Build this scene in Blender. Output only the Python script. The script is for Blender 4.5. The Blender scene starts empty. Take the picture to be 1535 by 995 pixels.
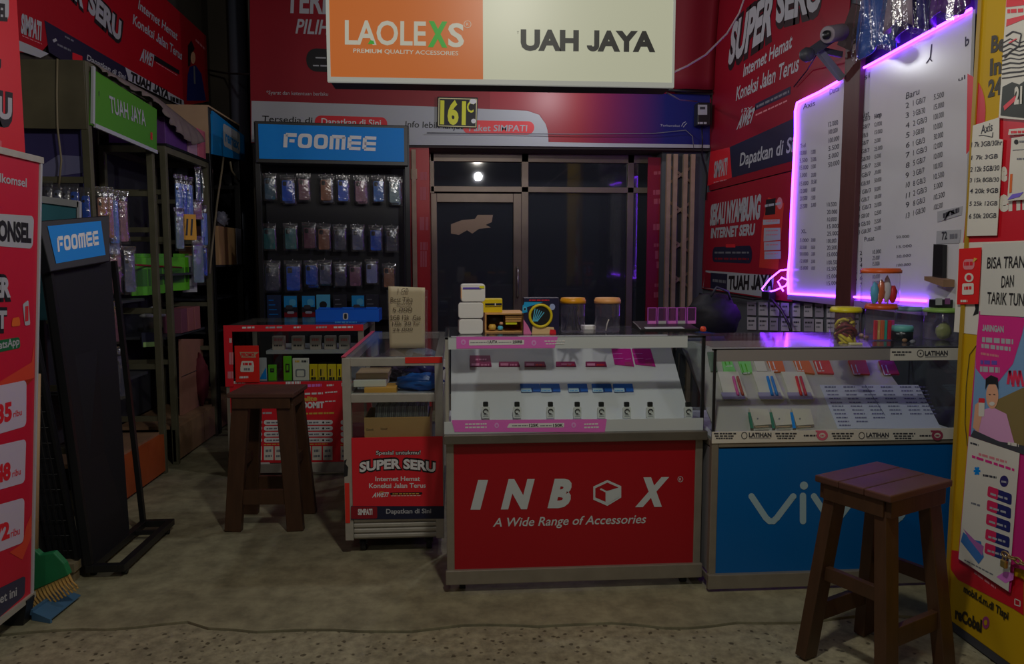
import bpy, bmesh, math, random
from mathutils import Vector, Matrix
random.seed(7)
S = bpy.context.scene
COL = S.collection
V = Vector
# ------------------------------------------------------------------ camera, world, light, exposure
FPX, HOR, CAMH, YAW = 1130.0, 390.0, 1.30, math.radians(4.2)
PIT = math.atan((497.5 - HOR) / FPX)
CAM = V((0, 0, CAMH))
FW = V((math.sin(YAW)*math.cos(PIT), math.cos(YAW)*math.cos(PIT), -math.sin(PIT)))
RT = V((math.cos(YAW), -math.sin(YAW), 0)); UP = RT.cross(FW)
cd = bpy.data.cameras.new('camera'); cam = bpy.data.objects.new('camera', cd); COL.objects.link(cam)
cd.sensor_width = 36; cd.lens = FPX/1535*36; cd.clip_start = .02; cd.clip_end = 60
cam.location = CAM; cam.rotation_euler = (math.pi/2 - PIT, 0, -YAW)
S.camera = cam
S.view_settings.view_transform = 'Standard'; S.view_settings.look = 'None'
S.view_settings.gamma = 1; S.view_settings.exposure = 0; S.view_settings.use_curve_mapping = False
w = bpy.data.worlds.new('night'); S.world = w; w.use_nodes = True
w.node_tree.nodes['Background'].inputs[0].default_value = (.75, .85, 1, 1)
w.node_tree.nodes['Background'].inputs[1].default_value = .035
def lamp(name, loc, power, col, r=.06):
    l = bpy.data.lights.new(name, 'POINT'); l.energy = power; l.color = col; l.shadow_soft_size = r
    o = bpy.data.objects.new(name, l); COL.objects.link(o); o.location = loc; return o
lamp('lamp_entrance', (.33, 1.3, 2.85), 60, (1, .95, .85), .07)
lamp('lamp_counter', (.27, 3.75, 2.31), 15, (.97, .97, 1), .045)
lamp('lamp_back', (.83, 5.42, 2.75), 12, (.95, .97, 1), .05)
lamp('lamp_street', (-.9, -1.6, 3.4), 26, (1, .93, .82), .12)

def at(px, py, x=None, y=None, z=None):            # a point of the place seen at that spot, on a known plane
    d = FW + RT*((px-767.5)/FPX) - UP*((py-497.5)/FPX)
    t = x/d.x if x is not None else y/d.y if y is not None else (z-CAMH)/d.z
    return CAM + d*t
def on_plane(px, py, O, N):
    d = FW + RT*((px-767.5)/FPX) - UP*((py-497.5)/FPX)
    return CAM + d*((O-CAM).dot(N)/d.dot(N))

# ------------------------------------------------------------------ materials
GAIN = .38
def lin(c):
    c /= 255.0
    return c/12.92 if c <= .04045 else ((c+.055)/1.055)**2.4
def alb(r, g, b): return tuple(min(.86, lin(v)/GAIN) for v in (r, g, b)) + (1,)
MATS = {}
def mat(name, rgb, rough=.5, metal=0, noise=0, scale=12, bump=0, stretch=None, spec=.5, dark=.5):
    if name in MATS: return MATS[name]
    m = bpy.data.materials.new(name); m.use_nodes = True; MATS[name] = m
    nt = m.node_tree; b = nt.nodes['Principled BSDF']
    col = alb(*rgb); b.inputs['Base Color'].default_value = col
    b.inputs['Roughness'].default_value = rough; b.inputs['Metallic'].default_value = metal
    b.inputs['Specular IOR Level'].default_value = spec
    if noise or bump:
        tc = nt.nodes.new('ShaderNodeTexCoord'); mp = nt.nodes.new('ShaderNodeMapping')
        if stretch: mp.inputs['Scale'].default_value = stretch
        nz = nt.nodes.new('ShaderNodeTexNoise'); nz.inputs['Scale'].default_value = scale; nz.inputs['Detail'].default_value = 6
        nt.links.new(tc.outputs['Object'], mp.inputs[0]); nt.links.new(mp.outputs[0], nz.inputs['Vector'])
        if noise:
            mx = nt.nodes.new('ShaderNodeMixRGB'); mx.blend_type = 'MIX'
            rp = nt.nodes.new('ShaderNodeMapRange'); rp.inputs[1].default_value = .35; rp.inputs[2].default_value = .7
            rp.inputs[3].default_value = 0; rp.inputs[4].default_value = noise
            nt.links.new(nz.outputs[0], rp.inputs[0]); nt.links.new(rp.outputs[0], mx.inputs[0])
            mx.inputs[1].default_value = col; mx.inputs[2].default_value = tuple(v*dark for v in col[:3])+(1,)
            nt.links.new(mx.outputs[0], b.inputs['Base Color'])
        if bump:
            bp = nt.nodes.new('ShaderNodeBump'); bp.inputs['Strength'].default_value = bump; bp.inputs['Distance'].default_value = .01
            nt.links.new(nz.outputs[0], bp.inputs['Height']); nt.links.new(bp.outputs[0], b.inputs['Normal'])
    return m
def emis(name, rgb, k):
    if name in MATS: return MATS[name]
    m = bpy.data.materials.new(name); m.use_nodes = True; MATS[name] = m
    b = m.node_tree.nodes['Principled BSDF']
    b.inputs['Base Color'].default_value = tuple(v*.25 for v in rgb) + (1,); b.inputs['Roughness'].default_value = .35; b.inputs['Specular IOR Level'].default_value = .3
    b.inputs['Emission Color'].default_value = (*rgb, 1); b.inputs['Emission Strength'].default_value = k
    return m
def glass(name, tint=(.93, .96, .95), ior=1.5, rough=.02, haze=0, hazecol=(.8, .8, .85), crinkle=0):
    if name in MATS: return MATS[name]
    m = bpy.data.materials.new(name); m.use_nodes = True; MATS[name] = m
    nt = m.node_tree; nt.nodes.clear()
    out = nt.nodes.new('ShaderNodeOutputMaterial'); mx = nt.nodes.new('ShaderNodeMixShader')
    tr = nt.nodes.new('ShaderNodeBsdfTransparent'); tr.inputs[0].default_value = (*tint, 1)
    gl = nt.nodes.new('ShaderNodeBsdfGlossy'); gl.inputs['Roughness'].default_value = rough
    fr = nt.nodes.new('ShaderNodeFresnel'); fr.inputs[0].default_value = ior
    ge = nt.nodes.new('ShaderNodeNewGeometry'); fm1 = nt.nodes.new('ShaderNodeMath'); fm1.operation = 'SUBTRACT'; fm1.inputs[0].default_value = 1
    fm2 = nt.nodes.new('ShaderNodeMath'); fm2.operation = 'MULTIPLY'
    nt.links.new(ge.outputs['Backfacing'], fm1.inputs[1]); nt.links.new(fm1.outputs[0], fm2.inputs[0]); nt.links.new(fr.outputs[0], fm2.inputs[1])
    nt.links.new(fm2.outputs[0], mx.inputs[0]); nt.links.new(gl.outputs[0], mx.inputs[2])
    if crinkle:
        tc = nt.nodes.new('ShaderNodeTexCoord'); nz = nt.nodes.new('ShaderNodeTexNoise'); nz.inputs['Scale'].default_value = 38; nz.inputs['Detail'].default_value = 3
        bp = nt.nodes.new('ShaderNodeBump'); bp.inputs['Strength'].default_value = crinkle; bp.inputs['Distance'].default_value = .006
        nt.links.new(tc.outputs['Object'], nz.inputs['Vector']); nt.links.new(nz.outputs[0], bp.inputs['Height']); nt.links.new(bp.outputs[0], gl.inputs['Normal'])
    if haze:
        df = nt.nodes.new('ShaderNodeBsdfDiffuse'); df.inputs[0].default_value = (*hazecol, 1)
        m2 = nt.nodes.new('ShaderNodeMixShader'); m2.inputs[0].default_value = haze
        nt.links.new(tr.outputs[0], m2.inputs[1]); nt.links.new(df.outputs[0], m2.inputs[2]); nt.links.new(m2.outputs[0], mx.inputs[1])
    else: nt.links.new(tr.outputs[0], mx.inputs[1])
    nt.links.new(mx.outputs[0], out.inputs[0])
    return m
white = mat('white_print', (160, 160, 158), .5)
offwhite = mat('offwhite_print', (150, 148, 140), .55)
lgrey = mat('light_grey_print', (120, 122, 126), .5)
mgrey = mat('grey_print', (80, 82, 88), .5)
dgrey = mat('dark_grey_print', (40, 41, 46), .5)
ink = mat('black_ink', (14, 14, 17), .5)
navy = mat('navy_print', (14, 18, 38), .45)
red = mat('red_vinyl', (118, 8, 20), .38, noise=.12, scale=3)
redd = mat('deep_red_vinyl', (96, 6, 20), .42, noise=.15, scale=3)
redb = mat('bright_red_print', (152, 20, 30), .4)
orange = mat('orange_print', (170, 72, 24), .45)
yellow = mat('yellow_print', (158, 132, 16), .4)
gold = mat('gold_print', (150, 120, 50), .4)
green = mat('green_print', (66, 134, 34), .45)
lime = mat('lime_plastic', (62, 128, 12), .4)
blue = mat('blue_vinyl', (0, 92, 156), .5, spec=.25)
blued = mat('deep_blue_vinyl', (0, 66, 118), .32, noise=.1, scale=2, spec=.4)
sky = mat('sky_print', (60, 130, 170), .5)
pink = mat('pink_print', (176, 84, 150), .45)
magenta = mat('magenta_print', (150, 18, 90), .4)
skin = mat('printed_skin', (160, 115, 90), .6)
alu = mat('aluminium', (126, 124, 116), .42, .35, noise=.25, scale=20)
alud = mat('dull_aluminium', (102, 97, 88), .42, .4, noise=.3, scale=14)
bronze = mat('bronze_frame', (84, 74, 66), .42, .45, noise=.3, scale=9)
blackp = mat('black_plastic', (16, 16, 18), .38)
blackm = mat('black_metal', (14, 14, 16), .42, noise=.3, scale=30)
blackb = mat('black_board', (12, 12, 17), .5)
olive = mat('olive_painted_wood', (62, 60, 46), .6, noise=.45, scale=9)
grim = mat('grimy_olive_panel', (66, 62, 48), .65, noise=.6, scale=5)
rubber = mat('rubber', (18, 18, 18), .7)
steel = mat('steel', (130, 130, 132), .25, .9)
G = glass('cabinet_glass'); GD = glass('door_glass', (.55, .6, .62), 1.6, .04, .10, (.30, .32, .40))  # door haze: dust, with reflected light put in as its bluish tint
GP = glass('clear_plastic', (.97, .97, .98), 2.6, .16, .02, crinkle=.9)
GJ = glass('jar_plastic', (.96, .95, .98), 1.6, .10, .07, (.62, .56, .8))  # lilac haze puts the light strips' violet into the jar plastic
wood = mat('stool_wood', (60, 38, 31), .42, noise=.6, scale=6, stretch=(1, 1, 6), bump=.12)
woodl = mat('stool_leg_wood', (49, 31, 18), .45, noise=.55, scale=8, stretch=(4, 4, .8), bump=.1)
plinthw = mat('orange_plinth_wood', (120, 54, 22), .55, noise=.5, scale=7)
tanw = mat('tan_plinth_wood', (104, 80, 60), .6, noise=.5, scale=6)
carton = mat('carton', (128, 100, 62), .7, noise=.2, scale=8)
beige = mat('beige_board', (126, 106, 84), .6, noise=.2, scale=6)

# ------------------------------------------------------------------ objects
WM = {}
def thing(name, label, cat, loc=(0, 0, 0), rz=0, group=None):
    o = bpy.data.objects.new(name, None); COL.objects.link(o); o.empty_display_size = .05
    o.location = loc; o.rotation_euler = (0, 0, rz)
    WM[o.name] = Matrix.Translation(V(loc)) @ Matrix.Rotation(rz, 4, 'Z')
    return tag(o, label, cat, group)
def tag(o, label, cat, group=None):
    o['label'] = label; o['category'] = cat
    if group: o['group'] = group
    return o
def relabel(o, label): o['label'] = label; return o
def struct(o): o['kind'] = 'structure'; return o
def copy_tree(o, loc=None, rz=None, label=None):
    kids = [(c, list(c.children)) for c in o.children]
    r = o.copy(); COL.objects.link(r)
    if loc is not None: r.location = loc
    if rz is not None: r.rotation_euler = (0, 0, rz)
    if label: r['label'] = label
    for c, gs in kids:
        cc = c.copy(); COL.objects.link(cc); cc.parent = r
        for g in gs:
            gg = g.copy(); COL.objects.link(gg); gg.parent = cc
    return r
class MB:
    def __init__(s): s.v = []; s.f = []; s.mi = []; s.sm = []; s.mats = []
    def _m(s, m):
        if m not in s.mats: s.mats.append(m)
        return s.mats.index(m)
    def add(s, vs, fs, m, smooth=False):
        b = len(s.v); s.v += [V(p) for p in vs]; k = s._m(m)
        for f in fs: s.f.append([b+i for i in f]); s.mi.append(k); s.sm.append(smooth)
        return s
    def poly(s, pts, m): return s.add(pts, [list(range(len(pts)))], m)
    def hexa(s, p, m): return s.add(p, [(3, 2, 1, 0), (4, 5, 6, 7), (0, 1, 5, 4), (1, 2, 6, 5), (2, 3, 7, 6), (3, 0, 4, 7)], m)
    def box(s, x0, y0, z0, x1, y1, z1, m):
        return s.hexa([(x0, y0, z0), (x1, y0, z0), (x1, y1, z0), (x0, y1, z0), (x0, y0, z1), (x1, y0, z1), (x1, y1, z1), (x0, y1, z1)], m)
    def cbox(s, c, sx, sy, sz, m, rz=0, rx=0):
        R = Matrix.Rotation(rz, 3, 'Z') @ Matrix.Rotation(rx, 3, 'X'); c = V(c)
        return s.hexa([c + R @ V((a*sx/2, b*sy/2, d*sz/2)) for d in (-1, 1) for a, b in ((-1, -1), (1, -1), (1, 1), (-1, 1))], m)
    def beam(s, p0, p1, w, d, m, side=(1, 0, 0), w1=None, d1=None):
        p0, p1 = V(p0), V(p1); ax = (p1-p0).normalized(); u = V(side); u = (u - ax*u.dot(ax)).normalized(); n = ax.cross(u)
        w1 = w if w1 is None else w1; d1 = d if d1 is None else d1
        return s.hexa([p0 - u*w/2 - n*d/2, p0 + u*w/2 - n*d/2, p0 + u*w/2 + n*d/2, p0 - u*w/2 + n*d/2,
                       p1 - u*w1/2 - n*d1/2, p1 + u*w1/2 - n*d1/2, p1 + u*w1/2 + n*d1/2, p1 - u*w1/2 + n*d1/2], m)
    def prism(s, pts, ext, m, smooth=False):
        pts = [V(p) for p in pts]; e = V(ext); n = len(pts)
        return s.add(pts + [p+e for p in pts], [list(range(n))[::-1], [n+i for i in range(n)]] + [[i, (i+1) % n, n+(i+1) % n, n+i] for i in range(n)], m, smooth)
    def tube(s, pts, r, m, n=8, closed=False):
        pts = [V(p) for p in pts]; N = len(pts); vs = []; prev = None
        for i, p in enumerate(pts):
            a = pts[(i-1) % N] if (closed or i > 0) else p; b = pts[(i+1) % N] if (closed or i < N-1) else p
            t = (b-a).normalized()
            u = prev if prev is not None else (V((0, 0, 1)) if abs(t.z) < .9 else V((1, 0, 0)))
            u = (u - t*u.dot(t)).normalized(); prev = u; q = t.cross(u)
            vs += [p + u*r*math.cos(2*math.pi*k/n) + q*r*math.sin(2*math.pi*k/n) for k in range(n)]
        fs = [[i*n+k, i*n+(k+1) % n, ((i+1) % N)*n+(k+1) % n, ((i+1) % N)*n+k] for i in range(N if closed else N-1) for k in range(n)]
        if not closed: fs += [list(range(n))[::-1], [(N-1)*n+k for k in range(n)]]
        return s.add(vs, fs, m, True)
    def cyl(s, p0, p1, r, m, n=16): return s.tube([p0, p1], r, m, n)
    def lathe(s, c, prof, m, n=28, sx=1, sy=1):
        c = V(c); vs = [c + V((r*sx*math.cos(2*math.pi*k/n), r*sy*math.sin(2*math.pi*k/n), z)) for r, z in prof for k in range(n)]
        fs = [[i*n+k, i*n+(k+1) % n, (i+1)*n+(k+1) % n, (i+1)*n+k] for i in range(len(prof)-1) for k in range(n)]
        s.add(vs, fs, m, True)
        return s
    def disc(s, c, r, m, n=28, up=1):
        c = V(c); return s.add([c + V((r*math.cos(2*math.pi*k/n), r*math.sin(2*math.pi*k/n), 0)) for k in range(n)], [list(range(n))[::up]], m)
    def rslab(s, c, u, v, n, wu, wv, t, r, m, k=4):       # rounded slab: centre, axes, width, height, thickness, corner radius
        c, u, v, n = V(c), V(u).normalized(), V(v).normalized(), V(n).normalized(); pts = []
        for a, (su, sv) in enumerate(((1, 1), (-1, 1), (-1, -1), (1, -1))):
            for i in range(k+1):
                th = a*math.pi/2 + i*math.pi/2/k
                pts.append(c + u*(su*(wu/2-r) + r*math.cos(th)) + v*(sv*(wv/2-r) + r*math.sin(th)) - n*t/2)
        return s.prism(pts, n*t, m)
    def grid(s, fn, nu, nv, m, smooth=True):
        vs = [fn(i/nu, j/nv) for j in range(nv+1) for i in range(nu+1)]
        return s.add(vs, [[j*(nu+1)+i, j*(nu+1)+i+1, (j+1)*(nu+1)+i+1, (j+1)*(nu+1)+i] for j in range(nv) for i in range(nu)], m, smooth)
    def blob(s, c, rx, ry, rz, m, seed=0, rough=.18, n=20, k=12, flat=None):
        rnd = random.Random(seed); ph = [(rnd.uniform(1, 5), rnd.uniform(1, 5), rnd.uniform(0, 6)) for _ in range(6)]; c = V(c)
        def fn(a, b):
            th, la = 2*math.pi*a, math.pi*(b-.5)
            d = V((math.cos(th)*math.cos(la), math.sin(th)*math.cos(la), math.sin(la)))
            q = 1 + rough*sum(math.sin(f*d.x*2 + g*d.y*2 + f*d.z*3 + h) for f, g, h in ph)/3
            p = V((d.x*rx*q, d.y*ry*q, d.z*rz*q))
            if flat is not None and p.z < -flat: p.z = -flat
            return c + p
        return s.grid(fn, n, k, m)
    def build(s, name, parent=None, bevel=0, local=False, solid=0, subdiv=0):
        me = bpy.data.meshes.new(name)
        inv = Matrix() if (parent is None or local) else WM[parent.name].inverted()
        me.from_pydata([inv @ p for p in s.v], [], s.f)
        for m in s.mats: me.materials.append(m)
        for p, k, sm in zip(me.polygons, s.mi, s.sm): p.material_index = k; p.use_smooth = sm
        me.update()
        o = bpy.data.objects.new(name, me); COL.objects.link(o)
        if parent is not None: o.parent = parent; WM[o.name] = WM[parent.name]
        else: WM[o.name] = Matrix()
        if solid: q = o.modifiers.new('thickness', 'SOLIDIFY'); q.thickness = solid; q.offset = 0
        if subdiv: q = o.modifiers.new('smooth', 'SUBSURF'); q.levels = q.render_levels = subdiv
        if bevel: q = o.modifiers.new('bevel', 'BEVEL'); q.width = bevel; q.segments = 2; q.limit_method = 'ANGLE'; q.angle_limit = .7
        return o
TC = {}
def raw_glyphs(s, bold):
    cu = bpy.data.curves.new('lettering', 'FONT'); cu.body = s; cu.offset = bold; cu.resolution_u = 3; cu.fill_mode = 'FRONT'
    o = bpy.data.objects.new('lettering', cu); COL.objects.link(o)
    me = o.to_mesh(); vs = [tuple(v.co) for v in me.vertices]; fs = [list(p.vertices) for p in me.polygons]
    o.to_mesh_clear(); bpy.data.objects.remove(o); bpy.data.curves.remove(cu)
    return vs, fs
def advance(t):
    mx = lambda q: max(v[0] for v in raw_glyphs(q, 0)[0])
    return mx(t + 'I') - mx('I') if t else 0
def glyphs(s, bold):
    key = (s, bold)
    if key not in TC:
        if 'J' not in s: vs, fs = raw_glyphs(s, bold)
        else:
            vs, fs, x = [], [], 0; parts = s.split('J')
            for n, t in enumerate(parts):
                if t.strip():
                    v, f = raw_glyphs(t, bold); b = len(vs); vs += [(p[0]+x, p[1], 0) for p in v]; fs += [[i+b for i in g] for g in f]
                if t: x += advance(t)
                if n < len(parts)-1:         # a J that sits on the baseline
                    w = .085 + 2*bold; o, r = .40 + bold, .175 + bold; path = []
                    cx_, cy_ = x + .03 + r - bold, r - bold
                    out = [(cx_+r, .686+bold)] + [(cx_+r*math.cos(-k*math.pi/12), cy_+r*math.sin(-k*math.pi/12)) for k in range(13)]
                    q = r - w
                    inn = [(cx_+q*math.cos(-k*math.pi/12), cy_+q*math.sin(-k*math.pi/12)) for k in range(13)] + []
                    inn = [(cx_+q, .686+bold)] + inn; b = len(vs)
                    vs += [(p[0], p[1], 0) for p in out] + [(p[0], p[1], 0) for p in inn]; m = len(out)
                    fs += [[b+i, b+i+1, b+m+i+1, b+m+i] for i in range(m-1)]
                    x += .03 + 2*(r-bold) + .06
        xs = [v[0] for v in vs] or [0, 1]; TC[key] = (vs, fs, min(xs), max(xs))
    return TC[key]
CAPH = .686
class Art(MB):                       # flat print on a plane; points are given as spots of the photograph lying on that plane
    def __init__(s, O, N, cv=None):
        super().__init__(); s.O = V(O); s.N = V(N).normalized(); s.c = cv or (0, 0, 1)
    def P(s, p, L=1):
        X, Y, k = s.c[0] + p[0]/s.c[2], s.c[1] + p[1]/s.c[2], L*.0007 + .0006
        return on_plane(X, Y, s.O, s.N) + s.N*k
    def cv(s, ox, oy, sc): s.c = (ox, oy, sc); return s
    def pg(s, pts, m, L=1): return s.poly([s.P(p, L) for p in pts], m)
    def rc(s, x0, y0, x1, y1, m, L=1): return s.pg([(x0, y1), (x1, y1), (x1, y0), (x0, y0)], m, L)
    def rr(s, pts, m, L=1, r=.3):   # rounded quad: bl, br, tr, tl
        A, B, Cc, D = [s.P(p, L) for p in pts]; u, v = (B-A), (D-A); q = r*min(u.length, v.length)
        ru, rv = q/u.length, q/v.length; out = []
        for a, (cu, cv_) in enumerate(((1-ru, 1-rv), (ru, 1-rv), (ru, rv), (1-ru, rv))):
            for i in range(6):
                th = a*math.pi/2 + i*math.pi/10; U, W = cu + ru*math.cos(th), cv_ + rv*math.sin(th)
                out.append(A*(1-U)*(1-W) + B*U*(1-W) + Cc*U*W + D*(1-U)*W)
        return s.poly(out, m)
    def ell(s, x, y, rx, ry, m, L=1, n=24, a0=0, a1=6.2832):
        return s.pg([(x + rx*math.cos(a0+(a1-a0)*i/n), y - ry*math.sin(a0+(a1-a0)*i/n)) for i in range(n)], m, L)
    def line(s, pts, wd, m, L=1, caps=False):
        for (a, b), (c, d) in zip(pts, pts[1:]):
            l = math.hypot(c-a, d-b) or 1; nx, ny = -(d-b)/l*wd/2, (c-a)/l*wd/2
            s.pg([(a+nx, b+ny), (c+nx, d+ny), (c-nx, d-ny), (a-nx, b-ny)], m, L)
        if caps:
            for i, p in enumerate(pts): s.ell(p[0], p[1], wd/2, wd/2, m, L + .25*(i+1))
        return s
    def tx(s, t, bl, br, tl, m, L=2, bold=0, arc=0):
        vs, fs, x0, x1 = glyphs(t, bold)
        A, B, T = s.P(bl, L), s.P(br, L), s.P(tl, L); u, v = B-A, T-A
        pts = []
        for x, y, _ in vs:
            a = (x-x0)/(x1-x0); b = y/CAPH + arc*(1-(2*a-1)**2)
            pts.append(A + u*a + v*b)
        return s.add(pts, fs, m)
    def bars(s, bl, br, h, m, L=2, n=6, seed=1):   # print too small to read
        rnd = random.Random(seed); x = 0
        while x < .97:
            wd = rnd.uniform(.5, 1.4)/n; e = min(1, x+wd*.8)
            P = lambda a, k: (bl[0] + (br[0]-bl[0])*a, bl[1] + (br[1]-bl[1])*a - k)
            s.pg([P(x, 0), P(e, 0), P(e, h), P(x, h)], m, L); x += wd
        return s
def ordn(i): return ['first', 'second', 'third', 'fourth', 'fifth', 'sixth', 'seventh', 'eighth', 'ninth', 'tenth', 'eleventh', 'twelfth'][i]
FRONT = V((0, -1, 0))
# ================================================================== THE SETTING
def floor_mat(name, a, b, sc, pits):
    m = mat(name, a, .62, noise=.6, scale=sc, bump=.15, dark=.62, stretch=(1, 2.2, 1)); nt = m.node_tree; bs = nt.nodes['Principled BSDF']
    tc = nt.nodes.new('ShaderNodeTexCoord')
    n2 = nt.nodes.new('ShaderNodeTexNoise'); n2.inputs['Scale'].default_value = 9 if not pits else 26; n2.inputs['Roughness'].default_value = .68; n2.inputs['Detail'].default_value = 8
    nt.links.new(tc.outputs['Object'], n2.inputs['Vector'])
    mx = nt.nodes.new('ShaderNodeMixRGB'); mx.blend_type = 'MULTIPLY'; mx.inputs[0].default_value = .7
    src = bs.inputs['Base Color'].links[0].from_socket
    rp = nt.nodes.new('ShaderNodeValToRGB'); rp.color_ramp.elements[0].position = .35; rp.color_ramp.elements[0].color = (.45, .43, .38, 1); rp.color_ramp.elements[1].position = .62; rp.color_ramp.elements[1].color = (1.1, 1.08, 1, 1)
    nt.links.new(n2.outputs[0], rp.inputs[0]); nt.links.new(src, mx.inputs[1]); nt.links.new(rp.outputs[0], mx.inputs[2])
    last = mx.outputs[0]
    if pits:
        vo = nt.nodes.new('ShaderNodeTexVoronoi'); vo.inputs['Scale'].default_value = 30
        nt.links.new(tc.outputs['Object'], vo.inputs['Vector'])
        n5 = nt.nodes.new('ShaderNodeTexNoise'); n5.inputs['Scale'].default_value = 55; nt.links.new(tc.outputs['Object'], n5.inputs['Vector'])
        ad = nt.nodes.new('ShaderNodeMath'); ad.operation = 'MULTIPLY_ADD'; ad.inputs[1].default_value = .75; nt.links.new(n5.outputs[0], ad.inputs[0])
        nt.links.new(vo.outputs['Distance'], ad.inputs[2])
        r2 = nt.nodes.new('ShaderNodeValToRGB'); e = r2.color_ramp.elements
        e[0].position = .50; e[0].color = (.16, .13, .10, 1); e[1].position = .60; e[1].color = (1, 1, 1, 1)
        nt.links.new(ad.outputs[0], r2.inputs[0])
        m3 = nt.nodes.new('ShaderNodeMixRGB'); m3.blend_type = 'MULTIPLY'; m3.inputs[0].default_value = .8
        nt.links.new(last, m3.inputs[1]); nt.links.new(r2.outputs[0], m3.inputs[2]); last = m3.outputs[0]
    nt.links.new(last, bs.inputs['Base Color'])
    return m
fm = floor_mat('smooth_cement', (108, 105, 86), 0, 1.6, False)
fa = floor_mat('rough_concrete', (112, 108, 90), 0, 3, True)
edge = [(-3.2, 2.68)]
rr_ = random.Random(3)
for i in range(61):
    x = -2.6 + i*.09
    base = 2.672 + (-.06 if x > -.9 else 0) - .045*max(0, min(1, (x+.6)/1.0)) - .02*max(0, x)
    edge.append((x, base + .018*math.sin(x*5.1) + .012*math.sin(x*13+1) + rr_.uniform(-.006, .006)))
edge.append((3.4, 2.46))
m = MB(); m.prism([(x, y, -.1) for x, y in edge] + [(3.4, 9, -.1), (-3.2, 9, -.1)], (0, 0, .1), fm)
struct(m.build('floor'))
m = MB(); m.prism([(-6, -4, -.1), (6, -4, -.1), (6, 2.4, -.1)] + [(x, y-.006, -.1) for x, y in edge[::-1]] + [(-6, 2.7, -.1)], (0, 0, .093), fa)
struct(m.build('floor_apron'))
wl = mat('dark_dirty_wall', (40, 36, 30), .8, noise=.5, scale=2.5)
wr = mat('grey_wall', (62, 64, 70), .75, noise=.4, scale=2.5)
wc = mat('dark_ceiling', (28, 26, 24), .8)
struct(MB().box(-2.35, 2.6, 0, -2.2, 8.4, 3.8, wl).build('wall_left'))
struct(MB().box(-2.35, 7.15, 0, -1.62, 7.3, 3.8, wl).build('wall_back'))
struct(MB().box(2.1, 2.0, 0, 2.25, 8.4, 3.8, wr).build('wall_right'))
struct(MB().box(-2.35, 2.2, 3.7, 2.25, 8.5, 3.8, wc).build('ceiling'))
struct(MB().box(-1.62, 8.3, 0, 2.25, 8.45, 3.7, mat('inner_room_wall', (40, 42, 48), .8)).build('wall_inner'))
struct(MB().box(-1.62, 6.62, 0, -.42, 8.3, 3.7, wl).build('wall_back_left'))
# header over the shopfront, with red-clad reveals
hdr = MB().box(-1.6, 6.2, 2.2, 2.1, 6.6, 3.7, mat('header_board', (50, 44, 42), .7)); struct(hdr.build('trim_1'))
jm = mat('maroon_soffit', (52, 22, 30), .6)
struct(MB().box(-1.6, 6.2, 0, -.40, 6.6, 2.2, wl).build('trim_2'))
struct(MB().box(-.40, 6.21, 0, -.215, 6.6, 2.2, red).build('trim_3'))
struct(MB().box(1.72, 6.3, 0, 2.1, 6.6, 2.2, wr).build('trim_4'))
mat('jamb_print', (120, 50, 60), .5)
# ---- door and windows (plane y = 6.5)
def Y65(px, py=300): return at(px, py, y=6.5)
zb, zt = 2.13, 1.865
d = MB(); x0, x1 = -.212, .578
t_ = .03
d.box(x0, 6.49, 0, x0+.05, 6.54, zt, bronze); d.box(x1-.09, 6.49, 0, x1-.02, 6.54, zt, bronze)
d.box(x0+.05, 6.49, zt-.075, x1-.09, 6.54, zt, bronze); d.box(x0+.05, 6.49, 0, x1-.09, 6.54, .14, bronze)
door = struct(d.build('door_1', bevel=.003))
MB().box(x0+.05, 6.512, .14, x1-.09, 6.518, zt-.075, GD).build('glass_pane', door)
hm = MB(); hm.tube([(x1-.055, 6.49, .98), (x1-.055, 6.445, 1.0), (x1-.055, 6.44, 1.22), (x1-.055, 6.49, 1.24)], .011, steel); hm.build('handle', door)
a = Art((0, 6.512, 0), FRONT, (0, 0, 1))
a.pg([(676, 336), (692, 330), (712, 328), (716, 322), (739, 322), (737, 333), (728, 337), (736, 341), (718, 343), (708, 350), (700, 345), (688, 352), (676, 350)], mat('torn_sticker', (112, 96, 80), .7))
a.build('torn_sticker', door)
wn = MB()
wn.box(x1-.02, 6.49, 0, x1+.04, 6.55, 2.2, bronze); wn.box(1.475, 6.49, 0, 1.53, 6.55, 2.2, bronze)
wn.box(x0, 6.49, zt+.012, 1.72, 6.55, zt+.06, bronze); wn.box(x0, 6.49, zb, 1.72, 6.55, 2.2, bronze)
wn.box(x0-.01, 6.49, zt, x0+.03, 6.55, 2.2, bronze)
win = struct(wn.build('window_1', bevel=.003))
for q in ((x0+.03, zt+.06, x1-.02, zb), (x1+.04, zt+.06, 1.475, zb), (x1+.04, .02, 1.475, zt+.012), (1.53, .02, 1.72, zt+.012), (1.53, zt+.06, 1.72, zb)):
    MB().box(q[0], 6.517, q[1], q[2], 6.523, q[3], GD).build('glass_pane', win)
# dim shelf inside the locked room
sh = thing('wall_shelf', 'dim shelf seen through the narrow right pane of the glass shopfront', 'shelf', (1.75, 7.3, 0))
for z in (.6, 1.0, 1.4, 1.8): MB().box(1.5, 7.15, z, 2.05, 7.5, z+.03, dgrey).build('shelf_board', sh)
for x in (1.5, 2.03): MB().box(x, 7.15, 0, x+.02, 7.5, 2.1, dgrey).build('upright', sh)

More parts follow.
